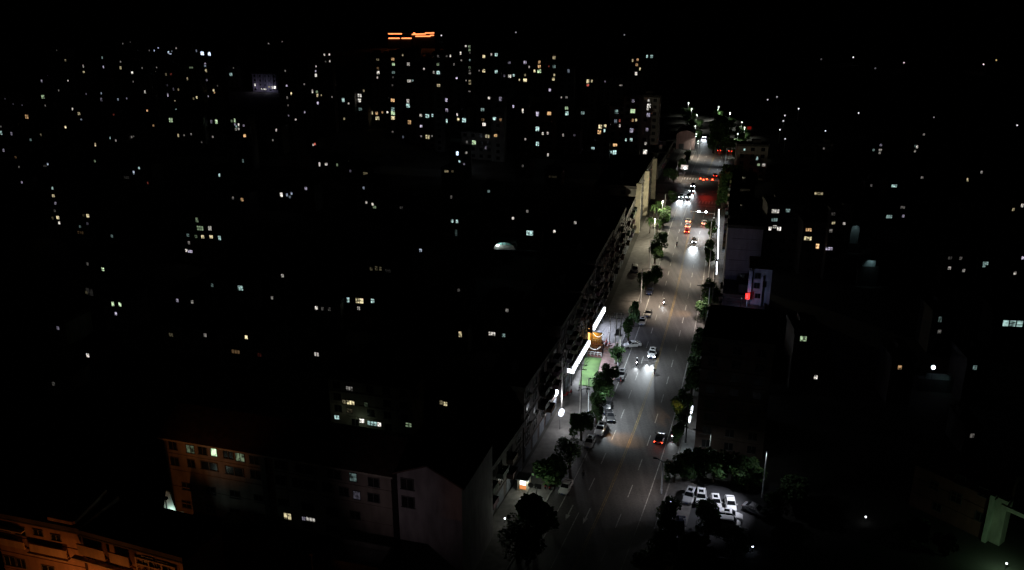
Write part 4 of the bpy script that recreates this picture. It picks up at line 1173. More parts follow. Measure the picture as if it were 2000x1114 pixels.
for (a, b, lab) in ((dq[0], dq[1], 'near'), (dq[3], dq[2], 'far')):
    r = thing('railing', 'pale railing on the %s edge of the red brown terrace deck' % lab, 'railing', (a.x, a.y, .5), math.atan2(b.y - a.y, b.x - a.x), 'terrace railings')
    L = (b - a).length
    q = MB(); q.box((L / 2, 0, 1.0), (L, .08, .08)); q.box((L / 2, 0, .5), (L, .05, .05)); link('rail', q.mesh('rail', M['steel']), r)
    for k in range(5):
        q = MB(); q.box((L * k / 4, 0, .5), (.07, .07, 1.0)); link('post', q.mesh('post', M['steel']), r)
    bs = thing('bulb_string', 'drooping string of small bulbs over the %s edge of the terrace' % lab, 'light string', (a.x, a.y, .5), math.atan2(b.y - a.y, b.x - a.x), 'terrace bulb strings')
    q = MB()
    pts = [(L * k / 12, -.3, 2.9 - 1.1 * (1 - (2 * k / 12 - 1) ** 2)) for k in range(13)]
    for k in range(12):
        q.tube(pts[k], pts[k + 1], .02, seg=4)
    link('wire', q.mesh('wire', M['darksteel']), bs)
    for k in range(1, 12):
        q = MB(); q.ball(pts[k], .07, seg=6, rings=4); link('bulb', q.mesh('bulb', E_LAMP), bs)
# kiosk at the lower left
kp = G(1021, 962)
ki = thing('kiosk', 'small lit kiosk with a white and orange front at the lower left pavement', 'kiosk', kp, R(-16))
q = MB(); q.box((0, 1.0, 1.4), (2.0, 1.8, 2.8)); shade(link('wall', q.mesh('wall', M['wall']), ki), (.4, .36, .3))
q = MB(); q.box((0, .04, 2.1), (1.0, .1, 1.1)); link('light_box', q.mesh('light_box', emit('kiosk white', (.95, 1, .9), 5)), ki)
q = MB(); q.box((0, .04, 1.05), (1.2, .1, .8)); link('counter', q.mesh('counter', emit('kiosk orange', (1, .35, .1), .8, False)), ki)
q = MB(); q.box((0, .6, 2.9), (2.4, 2.6, .16)); link('roof', q.mesh('roof', M['tin']), ki)
light(ki, 'POINT', (1.6, -1.0, 2.6), 220, (.9, 1, .85), .2)
# right hand shop lights
r1, La = sign_bar(1402, 503, 1404, 412, 2.6, 1.2, .3, E_WHITE, 'upright looking white light strip at the foot of the right hand blocks')
for k in (-.42, -.2, .02, .24, .42):
    light(r1, 'SPOT', (La * k, .6, 3.4), 900, (.92, 1, .92), .3, (R(34), 0, 0), 150, .7)
for (y0, y1, lab) in ((525, 514, 'upper'), (534, 527, 'lower')):
    sign_bar(1399.5, y0, 1400, y1, 3.0, .9, .3, E_WHITE, 'small white shop light, %s of a pair under the right hand block' % lab, group='paired small shop lights')
fp = G(1350, 862, 0)
fr = thing('shop_front_light', 'white lit shop entrance above the pale forecourt on the right pavement', 'shop front', RD(fp.y + 4.5, 14.35), road_angle(fp.y) + R(180))
q = MB(); q.box((0, .2, 1.7), (7.0, .4, 3.2)); link('glass_front', q.mesh('glass_front', emit('lit shop front', (.8, .95, 1), 1.6, False)), fr)
q = MB()
for k in range(6):
    q.box((-3.5 + k * 1.4, -.05, 1.7), (.1, .2, 3.3))
link('mullion', q.mesh('mullion', M['frame']), fr)
q = MB(); q.box((0, -.6, 3.5), (7.6, 1.8, .16)); link('awning', q.mesh('awning', M['tin']), fr)
light(fr, 'SPOT', (3.2, -1.0, 3.3), 3400, (.8, .97, 1), .3, (R(-20), 0, 0), 150, .6)
light(fr, 'SPOT', (-2.4, -1.0, 3.3), 1500, (.95, .92, 1), .3, (R(-20), 0, 0), 150, .6)
fc_ = MB()
fc_.quad([G(1328, 885, .135), G(1362, 886, .135), G(1364, 845, .135), G(1338, 836, .135)])  # slab over the pool of shop light, its brightness put into the colour
structure('forecourt', fc_.mesh('forecourt', M['pale']))
sign_bar(1346.5, 822, 1352, 797, 2.8, 1.0, .3, E_WHITE, 'slanting white lit sign above the pale forecourt on the right', fascia=False)
# red sign on the blue lit house
rp = G(1460, 579, 9.0)
rs = thing('red_sign', 'small glowing red sign beside the blue lit house', 'sign', (rp.x, rp.y, 0), R(-14))
q = MB(); q.box((0, 0, 9.0), (1.0, .2, 1.5)); link('light_box', q.mesh('light_box', E_REDSIGN), rs)
q = MB(); q.box((0, .25, 4.6), (.15, .15, 9.2)); q.box((-.1, -.12, 9.0), (.18, .05, .9)); link('bracket', q.mesh('bracket', M['steel']), rs)
vb = G(1274.8, 286, 6)
vs = thing('violet_sign', 'flat violet white lit sign bar near the far left end of the boulevard', 'sign', (vb.x, vb.y, 0), R(-8))
q = MB(); q.box((0, 0, 6), (2.9, .25, 1.1)); link('light_box', q.mesh('light_box', E_PURPLE), vs)
q = MB(); q.box((0, .3, 3), (.2, .2, 6)); link('post', q.mesh('post', M['darksteel']), vs)

# --- street lamps (cut off heads, so only poles and pools show from above)
def street_lamp(p, ang, h, power, col, label, arm=2.6, spot=120, group='street lamps along the boulevard', blend=.9, tilt=None, pm='steel'):
    r = thing('street_lamp', label, 'street lamp', p, ang, group)
    q = MB(); q.tube((0, 0, 0), (0, 0, h), .16, .09); q.tube((0, 0, 0), (0, 0, .8), .2, .2); link('pole', q.mesh('pole', M[pm]), r)
    q = MB(); q.tube((0, 0, h - .1), (arm, 0, h + .35), .07, .05); link('arm', q.mesh('arm', M['darksteel']), r)
    q = MB(); q.box((arm + .3, 0, h + .37), (.9, .32, .16), top=(.7, .2)); link('lamp_head', q.mesh('lamp_head', M['darksteel']), r)
    q = MB(); q.box((arm + .3, 0, h + .275), (.6, .22, .02)); link('lens', q.mesh('lens', E_LENS), r)
    light(r, 'SPOT', (arm + .3, 0, h + .2), power, col, .12, (0, R(-14) if tilt is None else -tilt, 0), spot, blend)
    return r
def lamp_at(u, y, side, h, power, col, label, **kw):
    p = G(u, y)
    return street_lamp(p, road_angle(p.y) - R(90) if side < 0 else road_angle(p.y) + R(90), h, power, col, label, **kw)
GREY, WARM, COOL = (1, .82, .62), (1, .52, .16), (.85, .95, 1)
lamp_at(1148, 815, -1, 9.0, 8000, COOL, 'thin white lamp pole beside the utility pole on the left pavement')
lamp_at(1207, 714, -1, 10, 8000, COOL, 'white lamp pole standing beside the twin legged pole')
lamp_at(1251, 592, -1, 10, 12500, GREY, 'white lamp pole beside the dark parked car, left of the boulevard')
lamp_at(1268, 527, -1, 9.5, 3800, GREY, 'pale teal lamp pole with a short arm, left of the boulevard')
lamp_at(1277, 481, -1, 9.5, 5000, (1, .9, .74), 'lamp pole between the palm like trees below the beige piers')
lamp_at(1292, 443, -1, 9.5, 5000, (1, .9, .74), 'tall white lamp pole in front of the beige piers')
lamp_at(1298, 412, -1, 6.5, 3600, (1, .86, .66), 'short lamp pole with an arm just before the crossing on the left')
lamp_at(1322, 350, -1, 8, 4200, GREY, 'lamp pole beyond the crossing on the left, beside the pale panel')
lamp_at(1347, 307, -1, 8, 6500, GREY, 'far lamp pole on the left near the parked blue lit cars')
lamp_at(1384, 546, 1, 9.5, 7500, GREY, 'white lamp pole below the two round trees, right of the boulevard')
lamp_at(1381, 628, 1, 9.5, 6500, (1, .85, .78), 'lamp pole in front of the yellow lit tree on the right')
lamp_at(1387, 470, 1, 7, 3600, GREY, 'lamp pole behind the bright green tree on the right')
lamp_at(1417, 318, 1, 7, 3000, COOL, 'far lamp pole on the right beyond the red signals')
lamp_at(1411, 335, 1, 7, 2600, COOL, 'second far lamp pole on the right, nearer the red signals')
lamp_at(1383, 916, 1, 7.5, 900, COOL, 'white lamp pole rising out of the trees by the parking yard')
pl = [o for o in COL.objects if o.get('label', '').startswith('tall white lamp pole in front of the beige')][0]
light(pl, 'POINT', (-.5, 0, 9.2), 6000, (1, .92, .66), .15)  # extra light added at the lamp to brighten the beige piers
pl = [o for o in COL.objects if o.get('label', '').startswith('lamp pole between the palm')][0]
light(pl, 'POINT', (-.5, 0, 9.2), 5500, (1, .92, .66), .15)  # second extra light, added for the near faces of the piers
# narrow warm lamps added to throw amber ovals onto the asphalt
for (u, y, lab, pw, sp) in ((1215, 858, 'added warm lamp whose amber oval lies on the left lanes', 9000, 34), (1330, 613, 'added warm lamp whose amber streak crosses the boulevard half way up', 7000, 36), (1300, 817, 'added warm lamp whose amber glow lies beside the dark car', 3000, 36)):
    g0 = G(u, y)
    side = 1 if u > 1290 else -1
    base = RD(g0.y + (1 if u != 1300 else -7), side * 10.6)
    d = Vector((g0.x - base.x, g0.y - base.y, 0))
    street_lamp(base, math.atan2(d.y, d.x), 9.0, pw, WARM, lab, arm=1.2, spot=sp, tilt=math.atan2(d.length - 1.5, 9.2), blend=1.0, pm='darksteel', group='added warm lamps over the boulevard')
lamp_at(1291, 963, 1, 6.5, 900, (1, .88, .82), 'lamp pole with a bent arm on the right kerb left of the parking yard', tilt=R(35), spot=140, arm=1.1)
# lamps of the parking yard and of the nearest stretch
lp = G(1488, 972)
street_lamp(lp, R(195), 9.5, 6500, (.86, .88, 1), 'tall white lamp pole at the right side of the parking yard', arm=2.6, spot=82, tilt=R(36), group='', blend=1.0)
yl = [o for o in COL.objects if o.get('label', '').startswith('tall white lamp pole at the right side')][0]
light(yl, 'SPOT', (.9, 0, 9.2), 110, (.9, .95, 1), .15, (0, R(20), 0), 140, .6)  # extra spot added to brighten the pole and nearby trees
wl = [o for o in COL.objects if o.get('label', '').startswith('white lamp pole rising')][0]
light(wl, 'SPOT', (1.0, 0, 7.3), 170, (.9, 1, .95), .15, (0, R(15), 0), 150, .6)  # extra spot added to lift this pole and the leaves around it
# distant lamps on the dark slopes and at the far roundabout: small globe heads that shine all round
def globe_lamp(u, y, drop, label, col=(.9, .95, 1), power=0, green=False):
    z = drop
    P = G(u, y, z)
    r = thing('globe_lamp', label, 'street lamp', (P.x, P.y, 0), 0, 'lonely lamps on the dark slopes' if not green else 'lamps round the far trees')
    q = MB(); q.tube((0, 0, 0), (0, 0, z - .2), .08, .05, seg=6); link('pole', q.mesh('pole', M['steel']), r)
    q = MB(); q.ball((0, 0, z), max(.24, 1.35 / scale_at(u, y, z)), seg=8, rings=6); link('globe', q.mesh('globe', emit('globe ' + label[:12], col, 1.6 if not green else 2.5, False)), r)
    if power:
        light(r, 'SPOT', (0, 0, z - .7), power, col, .2, (0, 0, 0), 130, .8)
for (u, y, br, lab) in ((1666.4, 112, 1, 'brightest lone white lamp high on the right slope'), (1499.3, 195, .6, 'left of two close lamps above the far roundabout'), (1517.5, 189.5, .5, 'fainter right one of two close lamps above the far roundabout'),
                    (1559.9, 212.7, 1, 'white lamp on the right slope beyond the far roundabout'), (1533, 225.8, .8, 'topmost of three lamps stacked right of the roundabout'), (1530, 236.6, .8, 'middle one of three lamps stacked right of the roundabout'),
                    (1523.4, 253.7, .9, 'lowest of three lamps stacked right of the roundabout'), (1533.5, 271.6, .7, 'single lamp just below the stack of three'), (1612.2, 256.2, .8, 'lone lamp on the right slope above the reddish block'),
                    (1677, 221, .9, 'lone white lamp half way across the right slope'), (1765.5, 122.8, .8, 'lone white lamp high on the right, left of the pinkish one'), (1921, 125.9, 1, 'pinkish white lamp high at the far right'),
                    (1945.9, 117.7, .6, 'small yellowish lamp high at the far right corner'), (1986.7, 245, .9, 'white lamp near the right edge'), (1824, 229.3, .3, 'very faint lamp on the empty right slope'), (1709.6, 133.8, .25, 'barely visible lamp near the top right'),
                    (1604, 116, .2, 'barely visible lamp on the skyline left of the brightest one'), (862, 69.5, .7, 'tiny white lamp right of the orange roof strips'), (1007.5, 63.5, .4, 'tiny lone light at the top of the city'), (1219.5, 68.5, .3, 'faintest lone light above the right end of the towers'),
                    (469.5, 92, .7, 'red beacon on the slim tower at the upper left')):
    c = (br * .95, br * .97, br) if 'pink' not in lab and 'yellow' not in lab and 'red b' not in lab else ((br, br * .85, br * .88) if 'pink' in lab else ((br, br * .85, br * .5) if 'yellow' in lab else (br, br * .15, br * .2)))
    globe_lamp(u, y, 7.0, lab, tuple(x ** 1.6 for x in c))
GREEN_LAMPS = []
for (u, y, lab, pw) in ((1351, 213, 'second small lamp down the far left tree row', 500), (1360, 262, 'lowest small lamp of the far left tree row', 500), (1364, 276, 'small lamp at the near end of the far left row', 400), (1441, 262, 'small lamp half way down the right far trees', 700), (1345, 201.5, 'white lamp at the head of the far left tree row', 500), (1403.8, 209.3, 'lamp above the small lit far tree', 2500), (1425.9, 221, 'lamp on the curving far road', 700), (1449, 239, 'lamp right of the curving far road', 700),
                        (1454.3, 249.4, 'lamp by the red roof sign at the far right', 500), (1449, 277, 'bright lamp at the foot of the far right trees', 900), (1358, 247, 'small lamp in the far left tree row', 600), (1361, 225, 'upper small lamp in the far left tree row', 600)):
    GREEN_LAMPS.append((u, y, lab))
    globe_lamp(u, y, 8.5, lab, (.95, 1, .86), pw * 4.0, True)

# --- utility poles and cables
def utility_pole(p, h, label, ang, arms=2, transformer=False, twin=False):
    r = thing('utility_pole', label, 'utility pole', p, ang, 'utility poles of the left pavement')
    for x in ((-.55, .55) if twin else (0,)):
        q = MB(); q.tube((x, 0, 0), (x, 0, h), .17, .1); link('pole', q.mesh('pole', M['concrete']), r)
    for k in range(arms):
        z = h - .3 - k * 1.0
        q = MB(); q.box((0, 0, z), (2.4 - .3 * k, .12, .14)); link('crossarm', q.mesh('crossarm', M['darksteel']), r)
        for x in (-1.05, -.45, .45, 1.05):
            q = MB(); q.tube((x, 0, z + .07), (x, 0, z + .36), .07, .05, seg=6); link('insulator', q.mesh('insulator', M['steel']), r)
    if transformer:
        q = MB(); q.box((0, 0, h * .58), (1.9, .7, .16)); link('platform', q.mesh('platform', M['darksteel']), r)
        q = MB(); q.box((0, 0, h * .58 + .75), (1.2, .8, 1.3))
        for k in range(6):
            q.box((-.5 + k * .2, -.45, h * .58 + .7), (.05, .14, 1.0))
        link('transformer', q.mesh('transformer', M['darksteel']), r)
    return r
up = [(G(1133, 812), 12.0, 'dark utility pole with two crossarms standing before the green turf', 2, False, False), (G(1205, 712), 13.0, 'twin legged utility pole carrying a transformer', 2, True, True),
      (G(1097, 800), 12.0, 'dark utility pole without lights left of the turf sign', 1, False, False), (G(1190, 668), 7.0, 'short dark pole in front of the second long sign', 1, False, False)]
for (p, h, lab, arms, tr, tw) in up:
    utility_pole(p, h, lab, road_angle(p.y) - R(90), arms, tr, tw)
def cable(a, b, label, sag=.8):
    q = MB()
    n = 10
    pts = [a.lerp(b, k / n) - Vector((0, 0, sag * 4 * (k / n) * (1 - k / n))) for k in range(n + 1)]
    for k in range(n):
        q.tube(pts[k], pts[k + 1], .035, seg=5, cap=False)
    tag(link('power_cable', q.mesh('power_cable', M['darksteel'])), label, 'cable', 'power cables above the left pavement')
for k, w_ in ((-1.05, 'left'), (-.45, 'inner left'), (.45, 'inner right'), (1.05, 'right')):
    a = up[0][0] + Vector((k, 0, 12.05)); b = up[1][0] + Vector((k, 0, 13.05))
    cable(a, b, '%s strand of the cables from the crossarm pole to the twin legged pole' % w_)
# --- traffic signal masts
def mast(p, h, L, ang, label, lamps, name='signal_mast', cat='traffic light'):
    r = thing(name, label, cat, p, ang)
    q = MB(); q.tube((0, 0, 0), (0, 0, h), .16, .12); link('pole', q.mesh('pole', M['steel']), r)
    q = MB(); q.tube((0, 0, h - .3), (L, 0, h), .1, .06); link('arm', q.mesh('arm', M['steel']), r)
    for (x, dz, m) in lamps:
        q = MB(); q.box((x, 0, h + dz), (.5, .3, 1.1)); link('signal_head', q.mesh('signal_head', M['darksteel']), r)
        q = MB(); q.ball((x, .2, h + dz + .2), .26, seg=8, rings=6); q.ball((x, -.2, h + dz + .2), .26, seg=8, rings=6); link('signal_lamp', q.mesh('signal_lamp', m), r)
    return r
p0 = G(1402, 381); p1 = G(1364, 351, 6.0)
m1 = mast(p0, 6.0, 7.6, road_angle(p0.y) + R(90), 'signal mast with four glowing red lamps over the crossing', [(7.3, .1, E_RED), (6.1, -.3, E_RED), (4.8, .1, E_RED), (2.6, 0, E_RED)])
light(m1, 'SPOT', (5, -.6, 5.6), 1100, (1, .05, .03), .3, (R(48), 0, 0), 70, .9)
light(m1, 'POINT', (3, -.6, 5.8), 60, (1, .06, .03), .3)
p0 = G(1393, 449)
m2 = mast(p0, 6.2, 8.4, road_angle(p0.y) + R(90), 'camera mast with two white flash lamps over the right lanes', [], 'camera_mast', 'camera mast')
for x in (3.0, 5.4):
    q = MB(); q.box((x, 0, 6.35), (.7, .5, .4)); link('flash_housing', q.mesh('flash_housing', M['steel']), m2)
    q = MB(); q.ball((x, .35, 6.4), .3, seg=8, rings=6); link('flash_lamp', q.mesh('flash_lamp', E_HEAD), m2)
q = MB(); q.box((8.2, 0, 6.1), (.3, .3, .6)); link('camera', q.mesh('camera', M['steel']), m2)
light(m2, 'SPOT', (4.2, .6, 6.0), 6500, (.95, .97, 1), .3, (R(30), 0, 0), 120, .8)
p0 = G(1320, 354)
m3 = mast(p0, 6.0, 4.0, road_angle(p0.y) - R(90), 'mast with one glaring white lamp beyond the crossing on the left', [], 'lamp_mast', 'lamp mast')
q = MB(); q.ball((3.6, -.1, 5.9), .42, seg=8, rings=6); link('globe', q.mesh('globe', E_HEAD), m3)
q = MB(); q.box((3.6, 0, 6.35), (.6, .3, .2)); link('bracket', q.mesh('bracket', M['steel']), m3)
p0 = G(1336, 341)
bd_ = thing('roadside_panel', 'pale pinkish roadside panel on a post beyond the crossing', 'billboard', p0, R(-15))
q = MB(); q.tube((0, 0, 0), (0, 0, 2.4), .1); link('post', q.mesh('post', M['steel']), bd_)
q = MB(); q.box((0, 0, 3.3), (3.0, .2, 2.0)); link('panel', q.mesh('panel', emit('panel glow', (1, .85, .78), .75, False)), bd_)
q = MB(); q.box((0, -.11, 3.3), (3.1, .05, .12)); q.box((0, -.11, 2.3), (3.1, .05, .1)); q.box((0, -.11, 4.3), (3.1, .05, .1)); link('panel_frame', q.mesh('panel_frame', M['trim']), bd_)
# traffic sign seen from behind, lower left
p0 = G(1047, 990)
ts = thing('traffic_sign', 'dark back of a round and a square traffic plate on one pole, lower left', 'traffic sign', p0, R(-16))
q = MB(); q.tube((0, 0, 0), (0, 0, 4.0), .07); link('pole', q.mesh('pole', M['steel']), ts)
q = MB(); q.tube((-1.0, -.05, 4.2), (-1.0, .05, 4.2), .5, seg=16); link('round_plate', q.mesh('round_plate', M['darksteel']), ts)
q = MB(); q.box((.3, 0, 4.2), (1.2, .1, .95)); link('square_plate', q.mesh('square_plate', M['darksteel']), ts)
q = MB(); q.box((-.3, 0, 4.0), (1.6, .06, .08)); link('crossbar', q.mesh('crossbar', M['steel']), ts)
for (u, y, lab, m) in ((1306, 907, 'small orange marker lamp on the right kerb', E_WARM), (1311, 980, 'bright bluish lamp by the trees at the entrance of the parking yard', E_BLUE), (986, 1013, 'small white wall lamp beside the pale strip of pavement at the lower left', E_LAMP), (1470, 1068, 'small bluish lamp in the dark grass of the parking yard', E_BLUE), (1966, 1101, 'small pale green lamp at the foot of the corner house', E_LAMP),
                       (1823, 718, 'glaring blue white lamp on a post above the teal lit eave, far right', E_BLUE), (1691, 1010, 'tiny white lamp in the dark ground at the lower right', E_LAMP), (894, 300, 'glaring round white lamp on the low block left of the towers foot', E_BLUE)):
    z = 1.0 if y > 890 else 7
    P = G(u, y, z)
    r = thing('marker_lamp', lab, 'lamp', (P.x, P.y, 0))
    q = MB(); q.tube((0, 0, 0), (0, 0, z - .1), .05); link('post', q.mesh('post', M['darksteel']), r)
    q = MB(); q.ball((0, 0, z), .16 if y > 890 else (.45 if y > 500 else 1.1), seg=8, rings=6); link('globe', q.mesh('globe', m), r)
    if 'corner' in lab:
        light(r, 'POINT', (-1.0, -1.0, 2.6), 170, (.55, 1, .55), .2)
    elif 'strip' in lab:
        light(r, 'POINT', (.5, -.5, 3.6), 55, (.95, 1, .85), .1)
    elif 'entrance' in lab:
        light(r, 'POINT', (0, 0, 1.3), 25, (.8, .85, 1), .1)
# sodium lamps that light the houses in the lower left corner
a = ob['fc'].P + ob['fc'].a * ob['mid']
for (x, y, z, pw, lab) in ((-9, -6.5, 6.0, 2600, 'orange sodium lamp in the lane below the balcony houses'), (3, -5.5, 6.0, 1700, 'second orange sodium lamp below the window bay of the balcony house')):
    p = ob['root'].matrix_basis @ Vector((x, y, 0))
    r = thing('sodium_lamp', lab, 'street lamp', (p.x, p.y, 0), ob['fc'].yaw + R(90), 'sodium lamps of the lower left lanes')
    q = MB(); q.tube((0, 0, 0), (0, 0, z), .1); link('pole', q.mesh('pole', M['steel']), r)
    q = MB(); q.box((.3, 0, z + .3), (.7, .3, .14)); link('lamp_head', q.mesh('lamp_head', M['darksteel']), r)
    q = MB(); q.box((.3, 0, z + .2), (.5, .22, .04)); link('lens', q.mesh('lens', E_WARM), r)
    light(r, 'POINT', (.3, 0, z - .1), pw * .5, (1, .3, .06), .2)
for (x, y, z, tx, tz, pw, sp, colr, lab) in ((-blk['w'] / 2 + 9, -12, 15.5, -blk['w'] / 2 + 9, 18.5, 480, 88, (1, .36, .1), 'orange floodlight added on a mast before the left end of the gabled block'),
                                (blk['w'] / 2 - 4, -17, 15.0, blk['w'] / 2 + 2, 15.5, 330, 84, (1, .8, .86), 'pinkish floodlight added on a mast before the cross gable')):
    p = blk['root'].matrix_basis @ Vector((x, y, 0))  # mast lights added to brighten the upper walls and the gable
    r = thing('fill_floodlight', lab, 'fill_floodlight', (p.x, p.y, 0), blk['fc'].yaw, 'added floodlights before the gabled block')
    q = MB(); q.tube((0, 0, 0), (0, 0, z), .12, .08); link('pole', q.mesh('pole', M['darksteel']), r)
    q = MB(); q.box((0, .1, z + .3), (.5, .4, .4)); link('lamp_head', q.mesh('lamp_head', M['darksteel']), r)
    d = Vector((tx - x, -y, tz - z))
    l = light(r, 'SPOT', (0, .4, z + .3), pw, colr, .15, (0, 0, 0), sp, 1.0)
    l.rotation_euler = d.to_track_quat('-Z', 'Y').to_euler()
p = b4['root'].matrix_basis @ Vector((-4.5, -5.5, 0))
r = thing('yard_lamp', 'bluish lamp in the yard between the plain wall and the blue lit house', 'street lamp', p, R(80))
q = MB(); q.tube((0, 0, 0), (0, 0, 9.5), .1); link('pole', q.mesh('pole', M['darksteel']), r)
q = MB(); q.box((.3, 0, 9.8), (.7, .3, .14)); link('lamp_head', q.mesh('lamp_head', M['darksteel']), r)
q = MB(); q.box((.3, 0, 9.7), (.5, .22, .04)); link('lens', q.mesh('lens', E_LAMP), r)
light(r, 'POINT', (.3, 0, 9.4), 190, (.5, .58, 1), .2)
dark_grids()
# ------------------------------------------------------------------ vehicles
def car_parts(kind):
    # x forwards, z up; profile of each kind: length, width, bonnet, belt, roof, cabin stations
    L, W, hood, belt, top, a, b, c, d, tail = dict(
        sedan=(4.6, 1.8, .82, .95, 1.45, 1.0, .25, -1.0, -1.75, 1.0), hatch=(4.1, 1.75, .88, .98, 1.5, 1.05, .35, -1.5, -1.98, 1.0),
        suv=(4.6, 1.88, 1.02, 1.12, 1.7, 1.05, .4, -1.75, -2.2, 1.15), van=(4.9, 1.86, 1.1, 1.15, 1.95, 1.75, 1.15, -2.2, -2.42, 1.2))[kind]
    h = L / 2
    def ring(x, w, zb, zt):
        w2 = w / 2
        return [(x, -w2 * .92, zb), (x, -w2, zb + .18), (x, -w2, zt - .2), (x, -w2 * .86, zt), (x, w2 * .86, zt), (x, w2, zt - .2), (x, w2, zb + .18), (x, w2 * .92, zb)]
    P = {}
    m = MB()
    m.loft([ring(-h, W * .82, .42, tail - .18), ring(-h + .15, W * .95, .28, tail - .03), ring(-h + .9, W, .22, belt), ring(c, W, .2, belt), ring(a - .1, W, .2, belt),
            ring(a + .4, W * .99, .22, hood), ring(h - .45, W * .94, .26, hood - .1), ring(h - .1, W * .84, .34, hood - .24), ring(h, W * .7, .42, hood - .34)])
    wt = W * .76
    m.loft([[(d, -W * .44, belt - .03), (d, W * .44, belt - .03), (a, W * .44, belt - .03), (a, -W * .44, belt - .03)],
            [(c + .1, -wt / 2, top - .07), (c + .1, wt / 2, top - .07), (b, wt / 2, top - .07), (b, -wt / 2, top - .07)],
            [(c + .3, -wt * .4, top), (c + .3, wt * .4, top), (b - .25, wt * .4, top), (b - .25, -wt * .4, top)]])
    for s in (-1, 1):
        m.box((h * .63 if kind != 'van' else h * .66, s * W * .46, .52), (.8, W * .1, .28))
        m.box((-h * .6, s * W * .46, .52), (.8, W * .1, .28))
    P['body'] = [(m.mesh('body', None), 'paint')]
    o = .012
    zb, zt = belt + .02, top - .1
    def lerp(p, q, t):
        return tuple(p[k] + (q[k] - p[k]) * t for k in range(3))
    lo_f, hi_f = a, b
    w_lo, w_hi = W * .44, wt / 2
    g = MB(); g.quad([(a - .03 + o, -w_lo * .93, zb), (a - .03 + o, w_lo * .93, zb), (b + .04 + o, w_hi * .92, zt + .02), (b + .04 + o, -w_hi * .92, zt + .02)])
    P['windshield'] = [(g.mesh('windshield', None), 'glass')]
    g = MB(); g.quad([(d + .03 - o, w_lo * .9, zb + .03), (d + .03 - o, -w_lo * .9, zb + .03), (c + .07 - o, -w_hi * .88, zt), (c + .07 - o, w_hi * .88, zt)])
    P['rear_window'] = [(g.mesh('rear_window', None), 'glass')]
    P['side_window'] = []
    for s in (-1, 1):
        g = MB()
        def sp(x, t):
            return (x, s * (w_lo + (w_hi - w_lo) * t + o), zb + (zt - zb) * t)
        mid_ = (b + c) / 2
        g.quad([sp(a - .28, .05), sp(mid_ + .05, .05), sp(mid_ + .05, .95), sp(b - .05, .95)])
        g.quad([sp(mid_ - .05, .05), sp(d + .32, .05), sp(c + .22, .95), sp(mid_ - .05, .95)])
        P['side_window'].append((g.mesh('side_window', None), 'glass'))
    P['wheel'] = []
    for (x, s) in ((h * .62, -1), (h * .62, 1), (-h * .6, -1), (-h * .6, 1)):
        g = MB()
        g.tube((x, s * (W / 2 - .2), .32), (x, s * (W / 2 + .012), .32), .32, seg=14, mi=0)
        g.tube((x, s * (W / 2 + .013), .32), (x, s * (W / 2 + .022), .32), .2, seg=10, mi=1)
        P['wheel'].append((g.mesh('wheel', None), 'wheel'))
    P['headlight'] = []
    P['taillight'] = []
    P['mirror'] = []
    for s in (-1, 1):
        g = MB(); g.box((h - .18, s * W * .34, hood - .3), (.2, .38, .16)); P['headlight'].append((g.mesh('headlight', None), 'lens'))
        g = MB(); g.box((-h + .1, s * W * .36, tail - .26), (.18, .32, .22)); P['taillight'].append((g.mesh('taillight', None), 'red'))
        g = MB(); g.box((a - .2, s * (W / 2 + .1), belt + .08), (.14, .22, .16)); P['mirror'].append((g.mesh('mirror', None), 'paint'))
    g = MB(); g.box((h - .01, 0, .5), (.05, .46, .15)); g.box((-h + .02, 0, .62), (.06, .46, .15)); P['number_plate'] = [(g.mesh('number_plate', None), 'plate')]
    g = MB(); g.box((h - .06, 0, hood - .42), (.1, W * .42, .16)); P['grille'] = [(g.mesh('grille', None), 'dark')]
    if kind in ('suv', 'hatch'):
        g = MB(); g.box(((b + c) / 2 + .25, 0, top + .004), (.9, wt * .55, .02)); P['sunroof'] = [(g.mesh('sunroof', None), 'glass')]
    return P, L
CARS = {k: car_parts(k) for k in ('sedan', 'hatch', 'suv', 'van')}
CACHE = {}
def car_mesh(me, role, colr, lit_head, lit_tail):
    key = (me.name, role, colr, lit_head, lit_tail)
    if key not in CACHE:
        c = me.copy()
        mats = dict(paint=[M['car_' + colr]], glass=[M['carglass']], wheel=[M['rubber'], M['rim']], lens=[E_HEAD if lit_head else M['lens']],
                    red=[(E_TAILHOT if lit_tail == 2 else E_TAIL) if lit_tail else M['redlens']], plate=[M['plate']], dark=[M['darksteel']])[role]
        c.materials.clear()
        for m in mats:
            c.materials.append(m)
        CACHE[key] = c
    return CACHE[key]
def car(u, y, kind, colr, label, heading=0.0, head=False, tail=0, group='cars parked along the boulevard', beam=900, pos=None):
    """heading in degrees: 0 drives towards the camera along the road, 180 away"""
    p = pos if pos is not None else G(u, y, .7)
    p = Vector((p.x, p.y, 0.0))
    base = road_angle(p.y) + math.pi
    r = thing('car', label, 'car', p, base + R(heading), group)
    parts, L = CARS[kind]
    for nm, lst in parts.items():
        for me, role in lst:
            link(nm, car_mesh(me, role, colr, head, tail), r)
    if head:
        for s in (-.6, .6):
            light(r, 'SPOT', (L / 2 + .12, s, .72), beam, (.86, .95, 1), .05, (0, R(-87.7), 0), 27, 1.0)
    if tail:
        light(r, 'POINT', (-L / 2 - .5, 0, .7), 9 if tail == 1 else 40, (1, .12, .05), .2)
    return r
MOV = 'cars driving on the boulevard'
YARD = 'cars in the parking yard'
car(1105, 950, 'sedan', 'white', 'silver white sedan parked facing the camera below the big dark tree', 0)
car(1152, 862, 'hatch', 'silver', 'silver hatchback with a dark windscreen parked behind the white off roader', 0)
car(1173, 838, 'suv', 'white', 'bright white off roader with a dark roof window parked on the left', 0)
car(1191, 811, 'sedan', 'black', 'black sedan parked just beyond the bright white off roader', 20)
